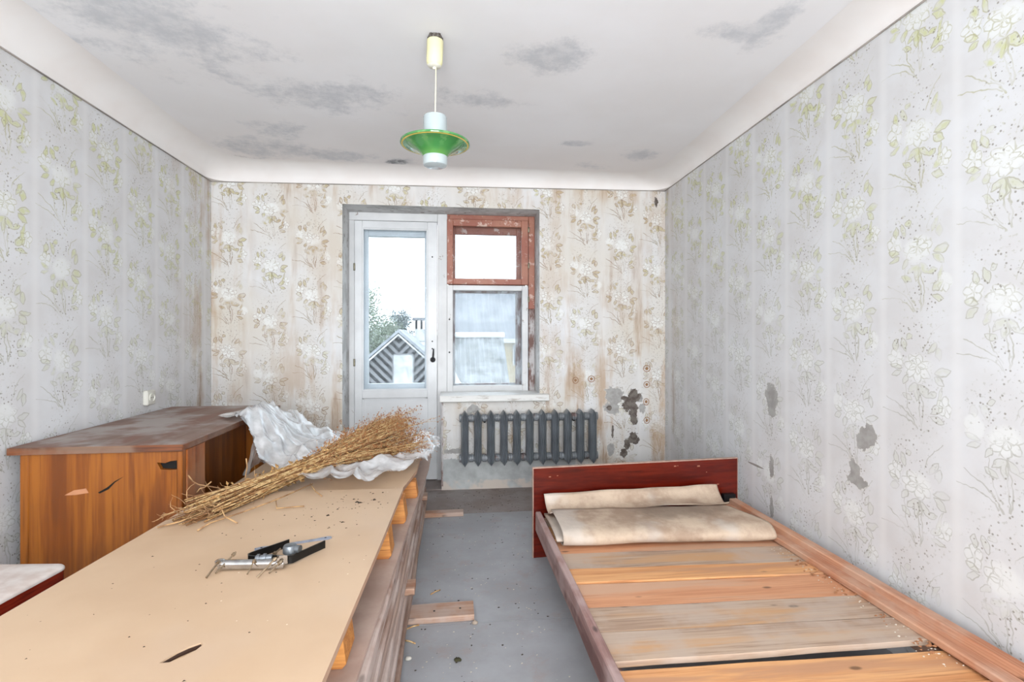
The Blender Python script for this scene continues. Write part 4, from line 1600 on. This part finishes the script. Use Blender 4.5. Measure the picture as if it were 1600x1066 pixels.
# slats: (y far left, y near left, y far right, y near right)
sl = [(2.700, 2.565, 2.70, 2.57, m_s_gr), (2.560, 2.40, 2.56, 2.39, m_s_or), (2.395, 2.250, 2.385, 2.215, m_s_pk), (2.246, 2.095, 2.210, 2.048, m_s_gr), (2.091, 1.968, 2.044, 1.935, m_s_or),
      (1.964, 1.792, 1.931, 1.765, m_s_pk), (1.788, 1.636, 1.760, 1.610, m_s_gr), (1.632, 1.474, 1.604, 1.470, m_s_gr), (1.452, 1.30, 1.432, 1.292, m_s_or),
      (1.295, 1.14, 1.286, 1.13, m_s_or), (1.132, .98, 1.122, .97, m_s_gr), (.97, .83, .96, .82, m_s_pk)]
for i, (a, b, c, d, mm) in enumerate(sl):
    mb = MB()
    n = 16
    vs, fs = [], []
    zt0 = .224 + [.0, .002, -.003, .001, .004, -.001, .002, .004, -.006, .0, .002, .0][i]
    for k in range(n + 1):
        t = k / n
        x = .472 + (1.520 - .472) * t
        yf = a + (c - a) * t + .004 * nz(x * 4, i * 3.1)
        yn = b + .002 + (d - b) * t + .004 * nz(x * 4, i * 3.1 + 50)
        dz = .002 * nz(x * 2.5, i * 1.7 + 20)
        if i == 8: dz -= 0
        pr = [(yn + .002, zt0 - .020), (yf - .002, zt0 - .020), (yf, zt0 - .018), (yf, zt0 - .003 + dz), (yf - .003, zt0 + dz), (yn + .0012, zt0 + dz), (yn, zt0 - .0012 + dz), (yn, zt0 - .018)]
        vs += [(x, y, z) for (y, z) in pr]
    for k in range(n):
        for q in range(8):
            r_ = (q + 1) % 8
            fs.append((k * 8 + q, k * 8 + r_, (k + 1) * 8 + r_, (k + 1) * 8 + q))
    fs += [tuple(range(8)), tuple(reversed(range(n * 8, n * 8 + 8)))]
    mb.add(vs, fs)
    s_ = mb.build('slat', mm, bed)

# ------------------------------------------------------------------ canvas on the bed
g = G('stained_canvas', 0.8)
X, Y, Z = g.sep(g.obj())
n = g.noise(g.obj(), 5, 6, .65)
c_ = g.mix(g.step(n, .38, .64), (0.745, 0.665, 0.585), (0.62, 0.53, 0.455))
e = g.math('SQRT', ((X - 1.13) * 3.2).sq() + ((Y - 2.50) * 7.5).sq()) + (g.noise(g.obj(), 6, 5, .7) - .5) * 1.6
c_ = g.mix(g.step(e, .4, 1.1, .62, 0), c_, (0.44, 0.38, 0.33))
c_ = g.mix(g.step(g.noise(g.obj(), 3, 3), .52, .65, 0, .6), c_, (0.77, 0.74, 0.71))
g.color(c_)
g.bump(g.noise(g.obj(), 14, 5), 0.6, 0.01)
m_canvas = g.mat


def swept(prof, xa, xb, n, wob, seed, skew=lambda t: 0, th=.003):
    """prof: (y,z) list; xa/xb: functions of profile parameter giving x range"""
    m = len(prof)
    vs, fs = [], []
    for i in range(n + 1):
        t = i / n
        for j, (y, z) in enumerate(prof):
            s_ = j / (m - 1)
            x = xa(s_) + (xb(s_) - xa(s_)) * t
            vs.append((x, y + skew(t) + wob * nz(x * 5, j * .35, seed), max(z + wob * 1.2 * nz(x * 4, j * .3, seed + 7), .2285)))
    for i in range(n):
        for j in range(m - 1):
            a = i * m + j
            fs.append((a, a + 1, a + m + 1, a + m))
    mb = MB()
    mb.add(vs, fs)
    return mb


prof = [(2.700, .352), (2.690, .335), (2.672, .312), (2.652, .296), (2.63, .286), (2.600, .282), (2.575, .290), (2.56, .296)]
xa = lambda s_: .482 + .010 * s_
xb = lambda s_: 1.485 - .0 * s_
cv = swept(prof, xa, xb, 80, .016, 3, skew=lambda t: .055 * t).build('canvas', m_canvas, auto=60)
tag(cv, 'stained beige canvas folded across the slats at the head of the bed', 'canvas')
md = cv.modifiers.new('t', 'SOLIDIFY')
md.thickness = .003
prof = [(2.600, .300), (2.56, .305), (2.50, .303), (2.44, .304), (2.38, .303), (2.345, .300), (2.315, .292), (2.295, .278), (2.288, .262), (2.292, .246), (2.308, .236), (2.34, .231), (2.45, .230), (2.60, .230)]
xa2 = lambda s_: .500
xb2 = lambda s_: 1.42 + .085 * smooth(s_ / .4)
c2 = swept(prof, xa2, xb2, 80, .008, 9, skew=lambda t: -.045 * t).build('front_fold', m_canvas, cv, auto=60)
md = c2.modifiers.new('t', 'SOLIDIFY')
md.thickness = .003
# stitched inner layers on the left end
prof = [(2.66, .262), (2.58, .268), (2.50, .270), (2.42, .268), (2.36, .262), (2.325, .254)]
c3 = swept(prof, lambda s_: .476, lambda s_: .9, 24, .003, 15).build('inner_layer', m_canvas, cv, auto=60)
md = c3.modifiers.new('t', 'SOLIDIFY')
md.thickness = .010

# ------------------------------------------------------------------ crumbs and splinters
def crumbs(name, mat, spots, smin, smax, seed, label, cat):
    r = random.Random(seed)
    mb = MB()
    for (x, y, z) in spots:
        s_ = r.uniform(smin, smax)
        vs = []
        for v in ((1, 0, 0), (-.8, .5, 0), (-.5, -.9, 0), (.1, .1, .7), (0, 0, -.05)):
            vs.append(Vector((x, y, z)) + Vector((v[0] * r.uniform(.6, 1.5), v[1] * r.uniform(.6, 1.3), v[2] * r.uniform(.5, 1))) * s_)
        mb.add(vs, [(0, 1, 3), (1, 2, 3), (2, 0, 3), (0, 2, 4), (2, 1, 4), (1, 0, 4)])
    o = mb.build(name, mat)
    tag(o, label, cat, kind='stuff')
    return o


m_dark_crumb = plain('dark_crumb', (0.22, 0.17, 0.13), 0.9)
m_pale_crumb = plain('pale_crumb', (0.80, 0.76, 0.70), 0.9)
r = random.Random(5)
sp = []
for i in range(60):
    sp.append((r.gauss(-.42, .10), r.gauss(2.17, .10), ZB1))
for i in range(50):
    sp.append((r.uniform(-.95, -.30), r.uniform(1.05, 2.3), ZB1))
sp = [(x, y, z) for (x, y, z) in sp if x < -.25 and y < 2.37]
crumbs('soil_crumbs', m_dark_crumb, sp, .0012, .0042, 3, 'dark soil crumbs scattered over the tan top board', 'crumbs')
o = crumbs('soil_lumps', m_dark_crumb, [(-.46, 2.12, ZB1), (-.40, 2.20, ZB1), (-.385, 2.19, ZB1), (-.42, 2.24, ZB1), (-.33, 2.22, ZB1), (-.35, 2.31, ZB1), (-.31, 2.32, ZB1), (-.41, 1.97, ZB1), (-.60, 1.08, ZB1), (-.48, 2.05, ZB1)], .006, .010, 4,
           'larger dark soil lumps near the far edge of the top board', 'crumbs')
sp = [(r.uniform(-.15, .42), r.uniform(1.75, 3.9), .0005) for i in range(170)]
crumbs('floor_grit', m_pale_crumb, sp, .0015, .0045, 6, 'pale grit scattered on the grey floor between stack and bed', 'grit')
sp = [(r.uniform(-.15, .42), r.uniform(1.75, 3.9), .0005) for i in range(110)] + [(r.uniform(-.05, 1.0), r.uniform(3.3, 3.95), .0005) for i in range(90)]
crumbs('floor_dirt', m_dark_crumb, sp, .002, .0055, 8, 'dark dirt specks scattered on the floor', 'grit')
sp = [(1.50 + r.gauss(-.03, .03), r.uniform(1.3, 2.2), .2275) for i in range(90)]
crumbs('plaster_crumbs', m_pale_crumb, sp, .0015, .005, 9, 'pale plaster crumbs on the slat ends beside the right wall', 'crumbs')
sp = [(1.50 + r.gauss(-.02, .025), r.choice([1.44, 1.60, 1.77, 1.94, 2.04]) + r.gauss(0, .02), .2275) for i in range(70)]
crumbs('wood_splinters', plain('splinter', (0.62, 0.42, 0.28), 0.8), sp, .003, .009, 10, 'brown wood splinters on the slat ends beside the right wall', 'splinters')


def lump(name, c, rad, mat, label, cat, seed):
    bm = bmesh.new()
    bmesh.ops.create_icosphere(bm, subdivisions=2, radius=1)
    mb = MB()
    vs = []
    for v in bm.verts:
        q = v.co
        k = 1 + .4 * nz(q.x * 1.7 + seed, q.y * 1.7, q.z * 1.7)
        vs.append((c[0] + q.x * rad[0] * k, c[1] + q.y * rad[1] * k, max(c[2] + q.z * rad[2] * k, 0.001)))
    mb.add(vs, [[v.index for v in f.verts] for f in bm.faces])
    bm.free()
    tag(mb.build(name, mat, smooth=True), label, cat)


def fpt(u, v):
    s_ = (u - 800) / 800
    d = 1.2 * 800 / (v - 524)
    return (d * (s_ * .99345 + .11425), d * (.99345 - s_ * .11425), 0.004)


lump('moss_clump', fpt(715, 1033), (.014, .010, .006), plain('moss', (0.25, 0.24, 0.15), .95), 'dark green clump of dirt on the grey floor', 'dirt clump', 1)
lump('plaster_lump', fpt(742, 975), (.012, .010, .009), plain('plaster_bit', (0.66, 0.60, 0.54), .95), 'pale plaster lump beside the wide plank end on the floor', 'plaster lump', 4)
lump('plaster_lump', fpt(638, 1031), (.012, .009, .007), plain('plaster_bit_white', (0.78, 0.76, 0.72), .95), 'small white plaster lump on the floor beside the near board stack', 'plaster lump', 9)
for (p, q, lab) in [((634, 985), (655, 978), 'pale straw stalk on the floor beside the wide plank end'), ((630, 1002), (649, 1007), 'short straw stalk on the floor nearer the camera'), ((673, 930), (688, 923), 'thin reddish splinter on the open floor')]:
    a, b = fpt(*p), fpt(*q)
    a, b = (a[0], a[1], .003), (b[0], b[1], .003)
    o = MB().tube([a, ((a[0] + b[0]) / 2, (a[1] + b[1]) / 2 + .004, .004), b], .0028, 6).build('straw_stalk', m_straw, smooth=True)
    tag(o, lab, 'straw')

# ------------------------------------------------------------------ the outside
def ext(name, c, c2=None, rough=.8, scale=3):
    return plain(name, c, rough, .15, scale, 0, c2)


m_roofw = ext('snow_pale_slate', (0.62, 0.63, 0.65), (0.50, 0.51, 0.53), scale=2)
m_corr = ext('mossy_corrugated_slate', (0.52, 0.53, 0.54), (0.36, 0.37, 0.36), scale=3)
m_corr2 = ext('grey_corrugated_slate', (0.47, 0.48, 0.50), (0.40, 0.41, 0.43), scale=1)
m_ydark = ext('dark_board', (0.16, 0.155, 0.16), (0.22, 0.21, 0.215))
m_ylight = ext('pale_board', (0.56, 0.56, 0.57), (0.48, 0.47, 0.48))
m_ridge = ext('white_ridge', (0.80, 0.80, 0.80))
m_yellow = ext('yellow_render', (0.70, 0.63, 0.50), (0.66, 0.60, 0.48))
m_ground = ext('garden_ground', (0.30, 0.33, 0.24), (0.36, 0.36, 0.30), scale=.5)
o = MB().box(-60, 80, 5, 140, -5.6, -5.2).build('ground', m_ground)
tag(o, kind='structure')
bal = MB().box(-1.6, 1.4, 4.37, 5.3, -.28, -.12).build('balcony_slab', ext('concrete', (0.55, 0.55, 0.54)))
tag(bal, 'concrete balcony slab outside the glazed door', 'balcony')


def clip(poly, a, b, c):
    """keep a*x+b*y<=c"""
    out = []
    for i in range(len(poly)):
        p, q = poly[i], poly[(i + 1) % len(poly)]
        dp, dq = a * p[0] + b * p[1] - c, a * q[0] + b * q[1] - c
        if dp <= 0: out.append(p)
        if dp * dq < 0:
            t = dp / (dp - dq)
            out.append((p[0] + (q[0] - p[0]) * t, p[1] + (q[1] - p[1]) * t))
    return out


# gabled shed with chevron boarding
YG = 20.0
px, pz = -2.06, 1.30
hw, hh = 2.7, 2.7 * .88
shed = empty('gabled_shed', (px, YG + 3, -5.2))
tag(shed, 'dark gabled shed with chevron boards and white hatch outside the door', 'shed')
MB().box(px - hw + .25, px + hw - .25, YG + .08, YG + 3, -5.2, pz - hh).build('shed_wall', m_ylight, shed)
MB().prism([(px - hw + .2, pz - hh), (px + hw - .2, pz - hh), (px, pz - .15)], 'y', YG + .07, YG + 2.95).build('attic', m_ydark, shed)
tri = [(px - hw, pz - hh), (px + hw, pz - hh), (px, pz)]
bw = .118
for side_ in (-1, 1):
    for k in range(-4, 44):
        # boards run outwards and upwards, forming a V
        c0 = pz - 3.6 + k * bw * 1.414
        if k % 2: continue
        pl = tri[:]
        pl = clip(pl, side_ * -1, 0, side_ * -1 * px)
        # line: z - side*(x-px) = const
        pl = clip(pl, -side_, 1, c0 + bw * 1.414 - side_ * px) if pl else pl
        pl = clip(pl, side_, -1, -(c0 - side_ * px)) if pl else pl
        if len(pl) < 3: continue
        MB().prism(pl, 'y', YG + .0, YG + .05).build('facade_board', m_ylight, shed)
MB().box(-2.26, -1.54, YG - .06, YG + .02, -1.7, .45).build('white_hatch', m_ridge, shed)
mb = MB()
mb.box(-2.31, -2.26, YG - .08, YG + .02, -1.7, .50)
mb.box(-1.54, -1.49, YG - .08, YG + .02, -1.7, .50)
mb.box(-2.31, -1.49, YG - .08, YG + .02, .45, .50)
mb.build('hatch_frame', m_ylight, shed)


def slope_slab(x0, z0, x1, z1, y0, y1, th):
    return [(x0, z0), (x1, z1), (x1, z1 + th), (x0, z0 + th)]


for s_ in (-1, 1):
    poly = [(px, pz), (px + s_ * (hw + .25), pz - hh - .22), (px + s_ * (hw + .25), pz - hh - .10), (px, pz + .13)]
    MB().prism(poly, 'y', YG - .25, YG + 3.1).build('roof_slope', m_roofw, shed)
    poly = [(px, pz - .12), (px + s_ * (hw + .22), pz - hh - .34), (px + s_ * (hw + .22), pz - hh - .26), (px, pz - .04)]
    MB().prism(poly, 'y', YG - .27, YG - .20).build('barge_board', m_ridge, shed)


def corrugated(xa, xb, ye, ze, yr, zr_, pitch, amp, n_per=6):
    """sheet with ridges running up the slope"""
    n = int((xb - xa) / pitch * n_per)
    vs, fs = [], []
    for i in range(n + 1):
        x = xa + (xb - xa) * i / n
        dz = amp * sin(2 * pi * (x - xa) / pitch)
        vs += [(x, ye, ze + dz), (x, yr, zr_ + dz), (x, ye, ze - .06), (x, yr, zr_ - .06)]
    for i in range(n):
        a, b = i * 4, i * 4 + 4
        fs += [(a, a + 1, b + 1, b), (a + 2, b + 2, b + 3, a + 3), (a, b, b + 2, a + 2), (a + 1, a + 3, b + 3, b + 1)]
    fs += [(0, 2, 3, 1), (n * 4, n * 4 + 1, n * 4 + 3, n * 4 + 2)]
    return MB().add(vs, fs)


# outbuilding with the corrugated roof seen through the lower window
ob = empty('outbuilding', (1.8, 18, -5.2))
tag(ob, 'outbuilding with a mossy corrugated roof and white ridge beyond the window', 'building')
corrugated(.05, 1.68, 14.5, -.75, 17.2, 1.16, .15, .03).build('corrugated_roof', m_corr, ob)
MB().box(0.0, 1.72, 17.05, 17.45, 1.12, 1.30, c=.03).build('ridge_cap', m_ridge, ob)
MB().box(.15, 1.6, 14.9, 17.2, -5.2, -.75).build('building_wall', m_ylight, ob)
MB().prism([(17.2, 1.1), (19.8, -.7), (19.8, -.8), (17.2, 1.0)], 'x', .05, 1.68).build('roof_slope', m_corr, ob)
# left low roof behind the shed
ob = empty('long_shed', (-4.0, 30, -5.2))
tag(ob, 'long low building with a pale corrugated roof behind the gabled shed', 'building')
corrugated(-6.5, 1.3, 28.0, -1.2, 31.0, 1.05, .40, .07).build('corrugated_roof', m_corr, ob)
MB().box(-6.5, 1.3, 30.9, 31.3, 1.0, 1.2).build('ridge_cap', m_ridge, ob)
MB().box(-6.3, 1.1, 28.3, 31, -5.2, -1.2).build('building_wall', m_ylight, ob)
# chimney building
ob = empty('white_house', (-1.3, 27, -5.2))
tag(ob, 'pale house roof with a capped chimney behind the gabled shed', 'house')
MB().prism([(23.4, -.9), (25.5, 1.15), (27.6, -.9)], 'x', -1.9, .15).build('roof_block', m_ridge, ob)
MB().box(-1.85, .1, 23.6, 27.4, -5.2, -.9).build('building_wall', m_ridge, ob)
ch = MB().box(-1.83, -1.05, 25.2, 25.9, .9, 1.50).build('chimney', m_ridge, ob)
for x in (-1.83, -1.58, -1.33, -1.12):
    MB().box(x, x + .07, 25.2, 25.27, 1.50, 1.95).build('chimney_post', m_ydark, ch)
    MB().box(x, x + .07, 25.83, 25.9, 1.50, 1.95).build('chimney_post', m_ydark, ch)
MB().box(-1.95, -.93, 25.1, 26.0, 1.93, 2.06).build('chimney_cap', m_corr2, ch)
# big grey roof with yellow wall
ob = empty('yellow_house', (4, 30, -5.2))
tag(ob, 'yellow house with a large dark grey roof outside the window', 'house')
corrugated(-.6, 9.0, 25.8, 1.0, 30.5, 4.05, .36, .035, 6).build('corrugated_roof', m_corr2, ob)
MB().box(-.6, 9.0, 25.6, 25.85, .82, 1.02).build('gutter', m_ridge, ob)
MB().box(1.6, 8.8, 26.2, 31, -5.2, .95).build('building_wall', m_yellow, ob)
wi = MB().box(3.05, 3.55, 26.12, 26.22, -.35, .72).build('window', m_ridge, ob)
MB().box(3.12, 3.48, 26.10, 26.13, -.28, .65).build('pane', ext('dark_window', (0.45, 0.48, 0.52), rough=.2), wi)
MB().box(3.28, 3.32, 26.08, 26.11, -.28, .65).build('glazing_bar', m_ridge, wi)
# slanting lean-to in the lower left of the window
ob = MB().prism([(.02, .30), (.55, -.75), (1.6, -.80), (1.6, -.90), (.02, -.9)], 'y', 13.4, 13.6).build('lean_to_roof', m_ridge)
tag(ob, 'white slanting lean-to roof at the bottom corner of the window view', 'roof')


def tree(x, y, ztop, rad, hgt, n, leafs, mat, label, seed):
    t = empty('tree', (x, y, -5.2))
    tag(t, label, 'tree', 'trees outside the window')
    r = random.Random(seed)
    MB().tube([(x, y, -5.2), (x + .05, y, -2.5), (x - .05, y, ztop - hgt * .5), (x, y, ztop - .3)], [.22, .17, .10, .02], 8).build('trunk', ext('bark', (0.30, 0.27, 0.24)), t, smooth=True)
    br = MB()
    mb = MB()
    cl = []
    for i in range(34):
        zz_ = r.uniform(0, 1)
        rr_ = rad * (1 - zz_ ** 1.6 * .8) * sqrt(r.random())
        a = r.uniform(0, 2 * pi)
        c = Vector((x + rr_ * cos(a), y + rr_ * sin(a), ztop - hgt + hgt * zz_ * .96))
        cl.append(c)
        br.tube([(x, y, c.z - .5), ((x + c.x) / 2, (y + c.y) / 2, c.z - .25), tuple(c)], [.05, .03, .012], 4)
    br.build('branches', ext('bark_branch', (0.32, 0.29, 0.26)), t)['kind'] = 'stuff'
    for i in range(n):
        c = r.choice(cl)
        p = c + Vector((r.gauss(0, .34), r.gauss(0, .34), r.gauss(0, .30)))
        u = Vector((r.gauss(0, 1), r.gauss(0, 1), r.gauss(0, 1))).normalized()
        v = u.cross(Vector((r.gauss(0, 1), r.gauss(0, 1), r.gauss(0, 1)))).normalized()
        s_ = leafs * r.uniform(.6, 1.3)
        mb.add([p, p + u * s_ + v * s_ * .5, p + u * s_ * 2, p + u * s_ - v * s_ * .5], [(0, 1, 2, 3)])
    q = mb.build('leaves', mat, t, fix=False)
    q['kind'] = 'stuff'


m_lf1 = ext('sage_leaves', (0.56, 0.60, 0.52), (0.44, 0.48, 0.41), scale=2)
m_lf2 = ext('grey_green_leaves', (0.42, 0.46, 0.46), (0.36, 0.40, 0.40), scale=2)
tree(-4.15, 25.1, 3.75, 1.45, 5.5, 12000, .055, m_lf1, 'tall pale green tree at the left edge of the door glass', 1)
tree(-4.2, 33.8, 2.0, 1.3, 3.6, 7000, .055, m_lf1, 'lower bushy tree between the tall tree and the gabled shed', 2)
tree(-6.2, 60, 4.0, 2.4, 6, 4500, .12, m_lf2, 'distant hazy tree left of the chimney', 3)
tree(-.6, 62, 4.4, 2.6, 6, 2200, .12, m_lf2, 'distant hazy tree behind the chimney', 4)
